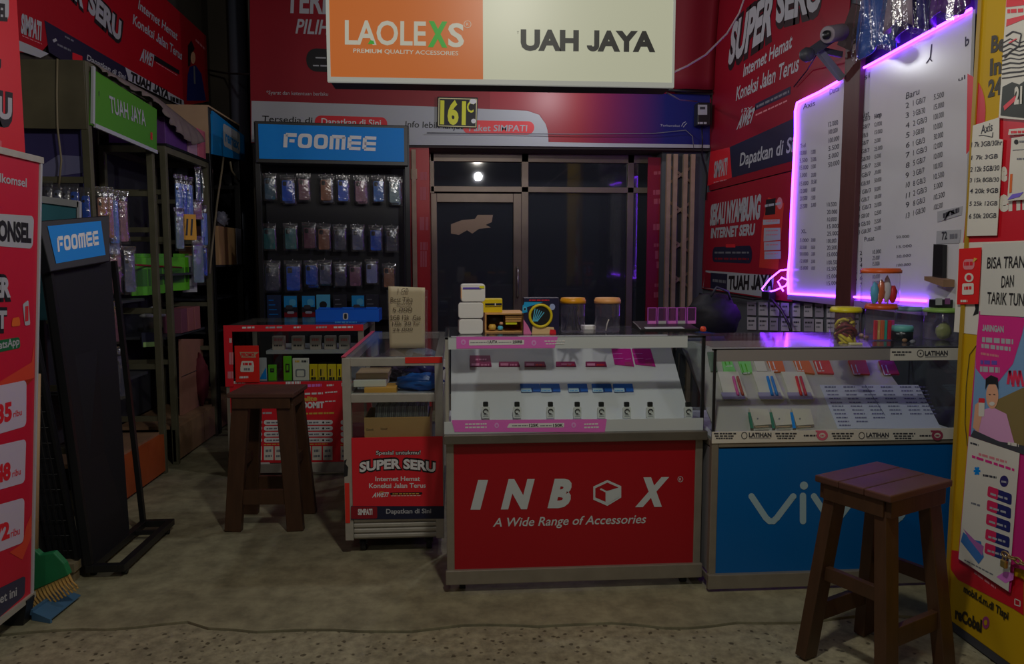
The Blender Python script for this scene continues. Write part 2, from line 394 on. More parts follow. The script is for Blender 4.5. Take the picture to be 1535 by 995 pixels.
jp = MB().box(1.612, 6.34, .02, 1.752, 6.35, 2.16, redd).build('trim_5'); struct(jp)
a = Art((0, 6.34, 0), FRONT)
for k, (y, h_, w0, w1) in enumerate(((262, 5, 980, 996), (292, 7, 979, 998), (306, 8, 980, 996), (345, 9, 979, 999), (370, 5, 980, 997), (388, 12, 982, 997), (402, 10, 984, 996), (430, 5, 981, 997), (446, 8, 980, 995))): a.bars((w0, y), (w1, y-1), h_, MATS['jamb_print'], 1, 3, k)
a.build('printed_design', jp)
a = Art((0, 6.21, 0), FRONT)
for k, (y, h_, w0, w1) in enumerate(((270, 12, 630, 640), (300, 20, 630, 641), (345, 20, 629, 642), (375, 12, 630, 641), (400, 24, 630, 640))): a.bars((w0, y), (w1, y), h_, MATS['jamb_print'], 1, 2, k)
a.build('printed_design', bpy.data.objects['trim_3'])
# ---- folding gate: left end post and the folded bundle of bars at the right
gb = mat('gate_bar', (118, 100, 84), .55, noise=.4, scale=14)
gt = thing('folding_gate', 'tan metal folding gate pushed open to the right of the glass door', 'gate', (1.88, 6.22, 0))
for k, px in enumerate((1001, 1011, 1026, 1037)):
    x = at(px, 300, y=6.22).x; MB().box(x-.017, 6.2, .02, x+.017, 6.235, 2.17, gb).build('bar', gt)
gm = MB()
for k in range(7):
    z = .2+k*.29; gm.beam((1.77, 6.25, z), (1.97, 6.25, z+.14), .02, .006, gb, side=(0, 0, 1)); gm.beam((1.77, 6.255, z+.14), (1.97, 6.255, z), .02, .006, gb, side=(0, 0, 1))
gm.build('lattice', gt)
gl_ = thing('gate_post', 'tan upright gate post on the red jamb left of the glass door', 'gate post', (-.335, 6.19, 0))
MB().box(-.352, 6.165, 0, -.318, 6.2, 2.18, gb).build('post', gl_); MB().box(-.36, 6.18, 1.95, -.31, 6.207, 2.03, gb).build('bracket', gl_)

# ---- printed banner across the header
def banner(name, label, cat, pts, O, N, m, th=.004):
    O, N = V(O), V(N).normalized()
    t = thing(name, label, cat, sum((on_plane(*p, O, N) for p in pts), V())/len(pts))
    MB().prism([on_plane(*p, O, N) for p in pts], -N*th, m).build('sheet', t)
    return t
hy = 6.17
hb = banner('shop_banner', 'wide red banner with white band stretched across the shopfront above the glass door', 'banner',
            [(374, -60), (1012, -60), (1012, 140), (1066, 148), (1066, 220), (608, 216), (376, 214)], (0, hy, 0), FRONT, redd)
a = Art((0, hy, 0), FRONT)
a.pg([(377, 151), (655, 160), (790, 166), (808, 172), (818, 186), (822, 200), (822, 213), (1064, 217), (1064, 222), (608, 217), (377, 213)], lgrey, 1)
gr = mat('red_to_blue_print', (96, 14, 26), .4); nt = gr.node_tree
gn = nt.nodes.new('ShaderNodeTexCoord'); sp = nt.nodes.new('ShaderNodeSeparateXYZ'); rp = nt.nodes.new('ShaderNodeValToRGB'); mr = nt.nodes.new('ShaderNodeMapRange')
nt.links.new(gn.outputs['Generated'], sp.inputs[0])
nt.links.new(sp.outputs['X'], rp.inputs[0]); e = rp.color_ramp.elements
e[0].position = .70; e[0].color = alb(104, 12, 26); e[1].position = .90; e[1].color = alb(10, 18, 76)
nt.links.new(rp.outputs[0], nt.nodes['Principled BSDF'].inputs['Base Color'])
a.pg([(734, 135), (1064, 142), (1064, 217), (826, 213), (822, 208), (820, 190), (810, 172), (790, 165), (734, 163)], gr, 1.5)
a.cv(360, 0, 3.979)
a.tx('TERBAIK', (270, 72), (760, 86), (275, -70), lgrey, 2, .03)
a.tx('PILIHAN', (330, 198), (655, 210), (345, 115), lgrey, 2, .02)
a.rr([(395, 425), (640, 435), (640, 300), (395, 285)], ink, 2, .45)
a.bars((450, 348), (620, 353), 8, lgrey, 3, 3, 2); a.bars((435, 395), (620, 400), 8, lgrey, 3, 3, 3)
a.tx('*Syarat dan ketentuan berlaku', (155, 562), (524, 572), (157, 540), lgrey, 2)
a.tx('Tersedia di', (130, 725), (430, 735), (132, 690), ink, 2, .01)
a.rr([(445, 770), (878, 785), (878, 700), (445, 688)], redb, 2, .45)
a.tx('Dapatkan di Sini', (485, 742), (840, 752), (485, 705), white, 3, .012)
a.tx('Info lebih lanjut', (985, 758), (1330, 770), (987, 722), ink, 2, .008)
a.cv(600, 180, 3.198)
a.rr([(300, 66), (640, 70), (645, 6), (300, 0)], redb, 2, .5)
a.tx('Paket SIMPATI', (330, 52), (607, 54), (332, 22), lgrey, 3, .012)
a.tx('Terkoneksi', (1245, 30), (1338, 32), (1246, 20), lgrey, 2)
a.line([(1348, 30), (1356, 14), (1368, 8)], 3, lgrey, 2); a.line([(1356, 34), (1366, 22), (1374, 14)], 3, lgrey, 2)
a.build('printed_design', hb)
# darker tarp behind, sloping back at the right
tp = thing('tarpaulin', 'dark red tarpaulin hanging in the upper right corner behind the signbox', 'tarpaulin', (1.9, 6.3, 2.7))
MB().grid(lambda u, v: V((1.62 + u*.46, 6.1 + .012*math.sin(u*9) - .15*v*v, 2.67 + v*.95)), 10, 8, mat('dark_red_tarp', (84, 6, 18), .6)).build('sheet', tp, solid=.004)
MB().tube([(1.64, 6.1, 2.665), (1.85, 6.1, 2.655), (2.06, 6.1, 2.65)], .012, blackp).build('hem_shade_line', tp)  # dark shading line along the hem, put in as a black tube

# ---- house number plate
npl = thing('number_plate', 'black house number plate with yellow digits on the banner over the door', 'number plate', at(685, 168, y=6.15))
c5 = lambda x, y: (360 + x/3.979, y/3.979)
pc = [at(*c5(*p), y=6.16) for p in ((1175, 757), (1412, 765), (1418, 583), (1178, 577))]
MB().prism(pc, (0, -.012, 0), ink).build('plate', npl, bevel=.003)
a = Art((0, 6.148, 0), FRONT, (360, 0, 3.979))
cream = mat('cream_print', (150, 146, 110), .5); yel = mat('plate_yellow', (190, 176, 20), .4)
for q in ([(1183, 750), (1406, 757)], [(1406, 757), (1410, 592)], [(1410, 592), (1186, 586)], [(1186, 586), (1183, 750)]): a.line(q, 5, cream, 1)
a.tx('161', (1192, 733), (1345, 738), (1194, 606), yel, 2, .045)
a.tx('C', (1352, 668), (1392, 670), (1354, 606), yel, 2, .02)
a.ell(1388, 605, 20, 16, white, 2.5); a.ell(1392, 722, 14, 14, white, 2.5)
a.build('printed_design', npl)
# meter box in the corner
mt = thing('meter_box', 'small black electric box with a pale label in the upper right corner', 'electric box', at(1052, 172, y=6.1))
p0, p1 = at(1043, 189, y=6.1), at(1064, 155, y=6.1)
MB().box(p0.x, 6.06, p0.z, p1.x, 6.16, p1.z, blackp).build('case', mt, bevel=.008)
a = Art((0, 6.06, 0), FRONT); a.rc(1046, 157, 1060, 172, lgrey, 1); a.rc(1049, 160, 1057, 164, dgrey, 2); a.bars((1046, 186), (1060, 186), 3, lgrey, 1, 3); a.build('label', mt)

# ---- backlit hanging sign
lb = thing('hanging_lightbox', 'large backlit sign hanging at the top, orange left part and cream right part', 'sign', at(750, 120, y=3.05))
bl, br, tl, tr = at(490, 122, y=3.0), at(1011, 129, y=3.0), at(490, -70, y=3.0), at(1013, -70, y=3.0)
x0, x1 = at(490, 60, y=3.0).x, at(1011, 60, y=3.0).x; z0, z1 = bl.z - .002, 2.39
MB().box(x0+.01, 3.01, z0, x1-.01, 3.12, z1, blackp).build('case', lb)
sf = emis('sign_frame_white', (.8, .82, .74), .22)
fm_ = MB()
for q in ((x0, z0, x1, z0+.018), (x0, z1-.018, x1, z1), (x0, z0+.018, x0+.012, z1-.018), (x1-.008, z0+.018, x1, z1-.018)): fm_.box(q[0], 2.992, q[1], q[2], 3.01, q[3], sf)
fm_.build('frame', lb)
xm = at(724, 60, y=3.0).x
MB().box(x0+.012, 2.998, z0+.018, xm, 3.009, z1-.018, emis('sign_orange', (.60, .150, .022), .5)).build('orange_panel', lb)
cm = emis('sign_cream', (.62, .63, .46), .5)
nt = cm.node_tree; tcn = nt.nodes.new('ShaderNodeTexCoord'); grd = nt.nodes.new('ShaderNodeVectorMath'); grd.operation = 'DISTANCE'; grd.inputs[1].default_value = (.12, 0, .28)
vm = nt.nodes.new('ShaderNodeMapping')
MB().box(xm, 2.998, z0+.018, x1-.008, 3.009, z1-.018, cm).build('cream_panel', lb)
a = Art((0, 2.998, 0), FRONT, (360, 0, 3.979))
sw = emis('sign_white_letter', (.66, .64, .52), .42); sg = emis('sign_green_letter', (.06, .5, .05), .35)
si = mat('sign_black_letter', (20, 22, 22), .5)
a.tx('LAOLE', (625, 262), (1108, 270), (625, 124), sw, 2, .02); a.tx('X', (1120, 272), (1236, 276), (1122, 135), sg, 2.4, .05); a.tx('S', (1240, 275), (1335, 279), (1241, 142), sw, 2, .025)
a.pg([(762, 264), (802, 264), (796, 244), (776, 240)], sg, 3)
a.tx('PREMIUM QUALITY ACCESSORIES', (675, 314), (1300, 331), (676, 290), sw, 2, .01)
a.tx('R', (1348, 155), (1362, 155), (1348, 137), sw, 2)
for k in range(16):
    t0, t1 = k*math.pi/8, (k+1)*math.pi/8
    a.line([(1356+21*math.cos(t0), 146+21*math.sin(t0)), (1356+21*math.cos(t1), 146+21*math.sin(t1))], 3, sw, 2)
a.cv(700, 0, 4.04)
a.tx('UAH JAYA', (325, 299), (1140, 309), (325, 186), si, 2, .05)
a.tx('T', (303, 206), (314, 206), (303, 190), si, 2)
a.build('lettering', lb)
hang = MB()
for x in (x0+.2, x1-.2): hang.cyl((x, 3.06, z1), (x, 3.06, 3.7), .006, blackp)
hang.build('hanger_rod', lb)
# ================================================================== CENTRE: GLASS COUNTERS
def frame_box(mb, x0, y0, z0, x1, y1, z1, t, m, sides='xyz'):
    for X in (x0, x1-t):
        for Y in (y0, y1-t): mb.box(X, Y, z0, X+t, Y+t, z1, m)
    for Z in (z0, z1-t):
        for Y in (y0, y1-t): mb.box(x0+t, Y, Z, x1-t, Y+t, Z+t, m)
        for X in (x0, x1-t): mb.box(X, y0+t, Z, X+t, y1-t, Z+t, m)
def caster(parent, x, y, r=.022):
    c = MB(); c.cyl((x-.012, y, r), (x+.012, y, r), r, rubber); c.box(x-.018, y-.012, r+.006, x+.018, y+.012, .056, blackp); return c.build('caster', parent)
def plane_axes(O, N): N = V(N).normalized(); u = V((1, 0, 0)); return u, N.cross(u), N
# ---- red-fronted middle counter
cx0, cx1, cy0, cy1, ct = -.045, .968, 2.862, 3.275, 1.012
ib = thing('display_counter', 'middle glass display counter with red front panel and pink price strips', 'display counter', ((cx0+cx1)/2, (cy0+cy1)/2, 0))
f = MB(); frame_box(f, cx0, cy0, .055, cx1, cy1, .635, .03, alud)
f.box(cx0-.008, cy0-.03, .6, cx1+.008, cy0+.012, .635, mat('dark_steel_trim', (84, 80, 74), .3, .6, noise=.3))
f.box(cx0-.005, cy0-.012, .035, cx1+.005, cy0+.01, .092, alud)
f.build('frame', ib, bevel=.003)
f = MB()
for X in (cx0, cx1-.012):
    for Yy in (cy0, cy1-.012): f.box(X, Yy, .635, X+.012, Yy+.012, ct-.006, alu if X == cx0 else blackp)
f.box(cx0, cy0, ct-.012, cx1, cy0+.01, ct-.006, blackp); f.box(cx0, cy1-.01, ct-.012, cx1, cy1, ct-.006, blackp)
f.box(cx0, cy0+.01, ct-.012, cx0+.01, cy1-.01, ct-.006, blackp); f.box(cx1-.01, cy0+.01, ct-.012, cx1, cy1-.01, ct-.006, blackp)
f.build('case_frame', ib)
MB().box(cx0-.004, cy0-.004, ct-.006, cx1+.004, cy1+.004, ct, glass('top_glass', (.94, .95, .95), 1.65, .11, .05, (.35, .37, .4))).build('glass_top', ib)
MB().box(cx0+.012, cy0+.002, .635, cx1-.012, cy0+.006, ct-.012, G).build('glass_front', ib)
for X in (cx0+.003, cx1-.007): MB().box(X, cy0+.012, .635, X+.004, cy1-.012, ct-.012, G).build('glass_side', ib)
MB().box(cx0+.03, cy0+.004, .085, cx1-.03, cy0+.012, .6, red if 0 else mat('counter_red', (112, 3, 15), .35)).build('front_panel', ib)
for X in (cx0+.002, cx1-.01): MB().box(X, cy0+.03, .085, X+.008, cy1-.03, .6, mat('counter_side', (90, 90, 92), .5)).build('side_panel', ib)
MB().box(cx0+.01, cy0+.01, .635, cx1-.01, cy1-.01, .645, white).build('case_floor', ib)
bs = MB(); bs.box(cx0+.03, cy0+.006, .64, cx0+.06, cy0+.03, .645, white)
O1, Q1 = V((0, 2.885, .66)), V((0, 3.25, .975))
N1 = V((0, -(Q1-O1).z, (Q1-O1).y)).normalized(); L1 = (Q1-O1).length
bs = MB().prism([(cx0+.02, *O1[1:]), (.925, *O1[1:]), (.925, *Q1[1:]), (cx0+.02, *Q1[1:])], -N1*.006, mat('display_board', (150, 150, 156), .22)); bs.build('display_board', ib)
for X in (cx0+.06, cx1-.06):
    for Yy in (cy0+.04, cy1-.05): caster(ib, X, Yy)
a = Art((0, cy0+.004, 0), FRONT, (660, 640, 3.655)); W2 = mat('panel_white', (134, 140, 142), .45)
a.tx('I', (168, 441), (222, 441), (205, 298), W2, 1, .05); a.tx('N', (335, 438), (478, 437), (371, 296), W2, 1, .06)
a.tx('B', (590, 432), (705, 431), (624, 294), W2, 1, .06); a.tx('X', (1070, 426), (1217, 424), (1106, 286), W2, 1, .06)
a.pg([(915, 289), (991, 323), (991, 385), (915, 431), (838, 397), (838, 325)], W2, 1)
cr = MATS['counter_red']
a.pg([(915, 303), (976, 330), (912, 349), (880, 333), (873, 341), (905, 357), (905, 408), (849, 384), (849, 334)], cr, 2)
a.pg([(915, 352), (980, 332), (980, 380), (915, 419)], W2, 3)
for k in range(12):
    t0, t1 = k*math.pi/6, (k+1)*math.pi/6
    a.line([(1315+14*math.cos(t0), 285+15*math.sin(t0)), (1315+14*math.cos(t1), 285+15*math.sin(t1))], 2.5, W2, 1)
a.tx('R', (1309, 293), (1321, 293), (1309, 277), W2, 1)
a.tx('A Wide Range of Accessories', (288, 545), (1122, 525), (300, 498), W2, 1, .012)
a.build('lettering', ib)
pkm = mat('pink_strip', (170, 74, 138), .45)
st = MB().box(cx0+.012, cy0-.004, at(850, 522, y=cy0).z, at(1030, 520, y=cy0).x, cy0, at(850, 504, y=cy0).z, W2); st.build('upper_price_strip', ib)
a = Art((0, cy0-.004, 0), FRONT, (660, 400, 7.655))
a.pg([(185, 938), (1310, 930), (1350, 800), (185, 800)], pkm, 1)
a.rr([(330, 900), (960, 890), (962, 836), (330, 836)], white, 2, .15); a.bars((345, 872), (535, 868), 8, mgrey, 3, 6); a.tx('1JUTA', (545, 874), (655, 872), (545, 845), ink, 3, .03); a.bars((668, 870), (815, 866), 8, mgrey, 3, 5, 4); a.tx('250RB', (830, 874), (940, 872), (830, 845), ink, 3, .03)
a.bars((1195, 858), (1430, 856), 14, white, 2, 7, 5); a.bars((1210, 890), (1420, 886), 14, white, 2, 7, 6)
for x, y in ((265, 862), (1073, 870)): a.ell(x, y, 28, 32, mat('pink_light', (190, 110, 165), .5), 2); a.ell(x, y, 12, 14, pkm, 3)
a.build('upper_strip_print', ib)
zl0, zl1 = at(850, 647, y=cy0).z, at(850, 629, y=cy0).z
MB().box(cx0-.006, cy0-.006, zl0, cx1-.004, cy0-.002, zl1, W2).build('lower_price_strip', ib)
a = Art((0, cy0-.006, 0), FRONT, (640, 400, 3.489))
a.pg([(145, 862), (930, 862), (940, 795), (128, 800)], pkm, 1)
a.rr([(418, 840), (716, 838), (718, 815), (430, 818)], white, 2, .15); a.bars((445, 832), (528, 831), 5, mgrey, 3, 5); a.tx('125K', (534, 835), (584, 834), (534, 820), ink, 3, .03); a.bars((592, 832), (652, 831), 5, mgrey, 3, 4); a.tx('150K', (660, 835), (712, 834), (660, 820), ink, 3, .03)
for y in (826, 843): a.bars((200, y), (312, y-2), 8, white, 2, 6, y); a.bars((822, y), (900, y-2), 8, white, 2, 5, y+1)
for x, y in ((365, 828), (767, 826)): a.ell(x, y, 12, 14, MATS['pink_light'], 2); a.ell(x, y, 5, 6, pkm, 3)
a.build('lower_strip_print', ib)
# goods on the sloping board
u1, v1, n1 = plane_axes(O1, N1)
def onboard(px, py, O=O1, N=N1): return on_plane(px, py, O, N)
def usb(): 
    t = thing('usb_gadget', 'x', 'usb gadget', (0, 0, 0), 0, 'white usb gadgets along the front of the middle counter')
    b = MB(); b.rslab((0, 0, .024), (1, 0, 0), (0, .12, 1), (0, -1, .12), .032, .045, .012, .006, white); b.build('body', t, local=True)
    b = MB(); b.rslab((0, .004, .056), (1, 0, 0), (0, .12, 1), (0, -1, .12), .020, .020, .012, .004, blackp); b.build('cap', t, local=True)
    b = MB(); b.tube([(.009*math.cos(k*.5), -.0085 + .002*(.006+.009*math.sin(k*.5)), .030+.009*math.sin(k*.5)) for k in range(11)], .0017, ink, 5); b.build('logo_ring', t, local=True)
    b = MB()
    for i, z in enumerate((.006, .012)): b.cbox((0, -.008+.12*z*.3, z+.004), .02-.004*i, .001, .002, mgrey)
    b.build('small_print', t, local=True)
    return t
u0 = usb()
for i, px in enumerate((728, 775, 825, 865, 901, 939, 974, 1031)):
    p = onboard(px, 628); o = u0 if i == 0 else copy_tree(u0)
    o.location = p + n1*.004; o['label'] = ['white usb gadget with black cap, leftmost of the row in the middle counter', 'white usb gadget with black cap, second from left of the row', 'white usb gadget with black cap, third from left of the row', 'white usb gadget with black cap, fourth from left of the row', 'white usb gadget with black cap, fifth from left of the row', 'white usb gadget with black cap, sixth from left of the row', 'white usb gadget with black cap, seventh from left of the row', 'white usb gadget with black cap, standing apart at the right end of the row'][i]
def card(name, label, cat, group, pts, m, O, N, th=.006, deco=None, parts=None):
    O, N = V(O), V(N).normalized()
    w3 = [on_plane(*p, O, N) + N*.001 for p in pts]
    t = thing(name, label, cat, sum(w3, V())/len(w3), 0, group)
    MB().prism(w3, N*th, m).build('card', t)
    if deco:
        a = Art(O + N*(th+.001), N); deco(a); a.build('printed_design', t)
    return t
mar = mat('maroon_pack', (96, 14, 58), .4); c3 = lambda x, y: (640 + x/3.489, 400 + y/3.489)
ml = mat('maroon_light', (150, 90, 120), .5)
for i, (xa, xb) in enumerate(((224, 338), (376, 486), (510, 622), (674, 780), (829, 940))):
    top = 468 if i == 0 else 500
    pts = [c3(xa+ (0 if i else 2), 524), c3(xb, 524), c3(xb-8, top), c3(xa, top)]
    def dd(a, xa=xa, xb=xb, i=i, top=top):
        a.cv(640, 400, 3.489)
        if i != 3: a.rc(xa+9, 505, xa+50, 517, ml, 1)
        else: a.rc(xa+28, 505, xa+85, 515, mat('maroon_mid', (120, 60, 84), .5), 1)
        a.bars((xa+58, 517), (xb-12, 517), 9, ml if i < 2 else redb, 1, 3, i)
        if i == 0: a.bars((xa+30, 490), (xb-25, 490), 9, ml, 1, 4, i)
    card('cable_pack', ('taller maroon pack, leftmost on the sloping board of the middle counter' if i == 0 else 'flat maroon pack, %s from left on the upper row of the white sloping board' % ordn(i)), 'pack', 'maroon packs in the middle counter', pts, mar, O1, N1, .006, dd)
for i, xa in enumerate((486, 590, 734, 860, 972)):
    xb = xa + 108
    pts = [c3(xa+6, 656), c3(xb, 656), c3(xb-7, 616), c3(xa, 616)]
    def dd(a, xa=xa, xb=xb):
        a.cv(640, 400, 3.489); a.pg([(xa+8, 654), (xa+62, 654), (xa+58, 634), (xa+6, 634)], mat('pale_blue_print', (120, 140, 165), .5), 1); a.bars((xa+12, 650), (xa+56, 650), 3, blue, 2, 3)
        a.pg([(xa+66, 652), (xa+70, 652), (xa+66, 634), (xa+62, 634)], navy, 1)
    card('cable_pack', 'small blue pack, %s from left on the lower row of the white sloping board' % ordn(i), 'pack', 'blue packs in the middle counter', pts, mat('blue_pack', (14, 62, 130), .4), O1, N1, .006, dd)
c5b = lambda x, y: (820 + x/6.14, 430 + y/6.14)
for i, q in enumerate(([(622, 716), (800, 736), (770, 572), (592, 572)], [(812, 716), (998, 736), (950, 572), (778, 572)])):
    def dd(a, q=q):
        a.cv(820, 430, 6.14); x0 = q[3][0]
        for k, y in enumerate((618, 664)): a.line([(x0+14+k*8, y), (x0+100+k*8, y-4)], 5, pink, 1)
        a.pg([(x0+120, 690), (x0+185, 690), (x0+195, 728), (x0+128, 722)], mat('plum_print', (120, 30, 80), .5), 1)
        a.line([(x0+128, 668), (x0+180, 664)], 4, pink, 2)
    card('price_leaflet', ['magenta leaflet with white lines, left one of the pair in the middle counter', 'magenta leaflet with white lines, right one of the pair in the middle counter'][i], 'leaflet', 'magenta leaflets', [c5b(*p) for p in q], mat('leaflet_magenta', (134, 10, 96), .4), O1, N1, .002, dd)

# ---- blue-fronted right counter
vx0, vx1, vy0, vy1, vt = .976, 2.03, 2.8, 3.36, .968
vc = thing('display_counter', 'right glass display counter with blue front panel beside the yellow board', 'display counter', ((vx0+vx1)/2, (vy0+vy1)/2, 0))
f = MB(); frame_box(f, vx0+.006, vy0, .03, vx1, vy1, .605, .028, alud)
f.box(vx0, vy0-.014, .012, vx1, vy0+.012, .07, alud); f.build('frame', vc, bevel=.003)
f = MB()
for X in (vx0+.006, vx1-.012):
    for Yy in (vy0, vy1-.012): f.box(X, Yy, .605, X+.009, Yy+.009, vt-.006, blackp)
f.box(vx0, vy0, vt-.012, vx1, vy0+.01, vt-.006, blackp); f.box(vx0, vy1-.01, vt-.012, vx1, vy1, vt-.006, blackp); f.build('case_frame', vc)
MB().box(vx0, vy0-.004, vt-.006, vx1, vy1+.01, vt, MATS['top_glass']).build('glass_top', vc)
MB().box(vx0+.016, vy0+.002, .605, vx1-.012, vy0+.006, vt-.012, G).build('glass_front', vc)
for X in (vx0+.007, vx1-.01): MB().box(X, vy0+.01, .605, X+.004, vy1-.012, vt-.012, G).build('glass_side', vc)
MB().box(vx0+.03, vy0+.006, .07, vx1-.03, vy0+.012, .572, blued).build('front_panel', vc)
for X in (vx0+.008, vx1-.01): MB().box(X, vy0+.028, .07, X+.008, vy1-.03, .572, MATS['counter_side']).build('side_panel', vc)
MB().box(vx0+.012, vy0+.02, .603, vx1-.012, vy1-.01, .613, white).build('case_floor', vc)
a = Art((0, vy0+.006, 0), FRONT, (1030, 640, 2.802)); W3 = mat('blue_panel_white', (110, 132, 140), .45)
a.line([(270, 290), (330, 380), (345, 394), (362, 394), (377, 380), (445, 290)], 26, W3, 1, True)
a.line([(486, 288), (486, 394)], 27, W3, 1, True); a.ell(490, 245, 17, 17, W3, 1)
a.line([(532, 290), (592, 380), (607, 394), (624, 394), (639, 380), (707, 290)], 26, W3, 1, True)
a.line([(857+52*math.cos(k*math.pi/12), 344+50*math.sin(k*math.pi/12)) for k in range(25)], 26, W3, 1, True)
a.build('lettering', vc)
O2, Q2 = V((0, 2.83, .63)), V((0, 3.33, .935))
N2 = V((0, -(Q2-O2).z, (Q2-O2).y)).normalized(); u2, v2, n2 = plane_axes(O2, N2)
MB().prism([(vx0+.03, *O2[1:]), (1.88, *O2[1:]), (1.88, *Q2[1:]), (vx0+.03, *Q2[1:])], -N2*.006, mat('display_board_cream', (128, 126, 122), .3)).build('display_board', vc)
MB().box(vx0+.004, vy0-.004, at(1240, 661, y=vy0).z, 1.96, vy0, at(1240, 644, y=vy0).z, offwhite).build('lower_price_strip', vc)
a = Art((0, vy0-.004, 0), FRONT, (1040, 480, 3.8375)); pch = mat('badge_pink', (150, 70, 88), .5)
for x in (115, 468, 792, 1145):
    for k, y in enumerate((655, 669, 682)): a.bars((x+k*6, y), (x+128-k*10, y), 8, dgrey, 1, 5, x+k)
for x in (290, 965):
    for k in range(14):
        t0, t1 = k*math.pi/7, (k+1)*math.pi/7; a.line([(x+16*math.cos(t0), 662+19*math.sin(t0)), (x+16*math.cos(t1), 662+19*math.sin(t1))], 4, dgrey, 1)
    a.tx('LATIHAN', (x+26, 670), (x+156, 670), (x+26, 647), dgrey, 1, .04); a.line([(x+28, 676), (x+150, 676)], 3, mgrey, 1)
a.bars((632, 667), (704, 667), 9, dgrey, 1, 4); a.bars((1298, 668), (1366, 668), 9, dgrey, 1, 4)
for x, mm in ((738, pch), (1400, mat('badge_maroon', (110, 40, 60), .5))): a.ell(x, 661, 33, 29, mm, 1); a.pg([(x-40, 632), (x+20, 634), (x+10, 645), (x-36, 642)], mm, 1.5); a.ell(x, 661, 18, 14, offwhite, 2); a.bars((x-12, 667), (x+12, 667), 10, mm, 3, 2)
a.build('lower_strip_print', vc)
MB().box(vx0+.016, vy0-.003, at(1240, 540, y=vy0).z, 1.72, vy0+.001, at(1240, 523, y=vy0).z, mat('dull_strip', (96, 94, 94), .4)).build('upper_strip', vc)
MB().box(at(1334, 530, y=vy0).x, vy0-.007, at(1240, 541, y=vy0).z, 2.0, vy0-.003, at(1240, 523, y=vy0).z, offwhite).build('upper_price_strip', vc)
a = Art((0, vy0-.007, 0), FRONT, (1040, 480, 3.8375))
for k in range(14):
    t0, t1 = k*math.pi/7, (k+1)*math.pi/7; a.line([(1303+19*math.cos(t0), 190+20*math.sin(t0)), (1303+19*math.cos(t1), 190+20*math.sin(t1))], 4, dgrey, 1)
a.ell(1303, 190, 5, 5, dgrey, 1); a.tx('LATIHAN', (1328, 202), (1460, 200), (1328, 177), dgrey, 1, .04); a.line([(1330, 210), (1455, 208)], 3, mgrey, 1)
for k, y in enumerate((186, 202)): a.bars((1138+k*14, y), (1255-k*40, y), 8, dgrey, 1, 5, k)
a.build('upper_strip_print', vc)
# goods row under the case, behind the blue panel's top edge
cols = [dgrey, beige, blackp, beige, ink, mgrey, redd, offwhite, carton, gold, navy, dgrey, beige, blackp]
for i in range(14):
    x = vx0+.06+i*.068
    tag(MB().box(x, vy0+.03, .5725+.0015, x+.058, vy0+.1, .599, cols[i]).build('flat_box', bevel=.002), 'thin flat box in the dark gap under the glass of the blue counter', 'box', 'flat boxes under the glass of the blue counter')
MB().box(vx0+.03, vy0+.013, .562, vx1-.03, vy1-.03, .572, dgrey).build('gap_shelf', vc)
# packs on its board
cv_ = lambda x, y: (1040 + x/3.8375, 480 + y/3.8375)
og = mat('orange_pack', (176, 78, 40), .45); og2 = mat('red_orange_pack', (150, 48, 40), .45); gpk = mat('green_pack', (92, 150, 84), .45)
def deco_lines(col, x, y):
    def dd(a): 
        a.cv(1040, 480, 3.8375)
        a.line([(x+20, y+18), (x+36, y+70)], 6, col, 1); a.line([(x+44, y+18), (x+58, y+62)], 6, col, 1); a.bars((x+34, y+76), (x+74, y+74), 5, white, 1, 3)
    return dd
for i, (q, mm, lab) in enumerate((
    ([(96, 300), (135, 300), (110, 190), (76, 190)], mat('pale_green_pack', (66, 84, 66), .5), 'dull green pack against the left glass of the blue counter'),
    ([(172, 305), (240, 305), (196, 186), (150, 192)], gpk, 'taller bright green pack at the upper left of the blue counter'),
    ([(276, 308), (335, 308), (322, 232), (250, 232)], gpk, 'shorter bright green pack beside the taller one in the blue counter'),
    ([(360, 300), (420, 300), (395, 222), (335, 222)], offwhite, 'plain white pack between green and orange packs in the blue counter'),
    ([(448, 305), (524, 302), (500, 220), (410, 220)], og, 'orange pack, leftmost of the orange row in the blue counter'),
    ([(600, 305), (694, 315), (650, 218), (562, 218)], og, 'orange pack, second of the orange row in the blue counter'),
    ([(712, 312), (804, 315), (768, 220), (678, 220)], og2, 'reddish orange pack, third of the orange row in the blue counter'),
    ([(918, 316), (1010, 318), (985, 238), (885, 238)], og2, 'reddish orange pack, fourth of the orange row in the blue counter'),
    ([(1090, 316), (1180, 318), (1145, 240), (1060, 240)], mat('dark_red_pack', (120, 30, 44), .45), 'dark red pack, rightmost of the upper row in the blue counter'))):
    card('cable_pack', lab, 'pack', 'packs on the upper row of the blue counter', [cv_(*p) for p in q], mm, O2, N2, .008, deco_lines(lime if i in (1, 2) else white, q[3][0], q[3][1]) if i not in (0, 3) else None)
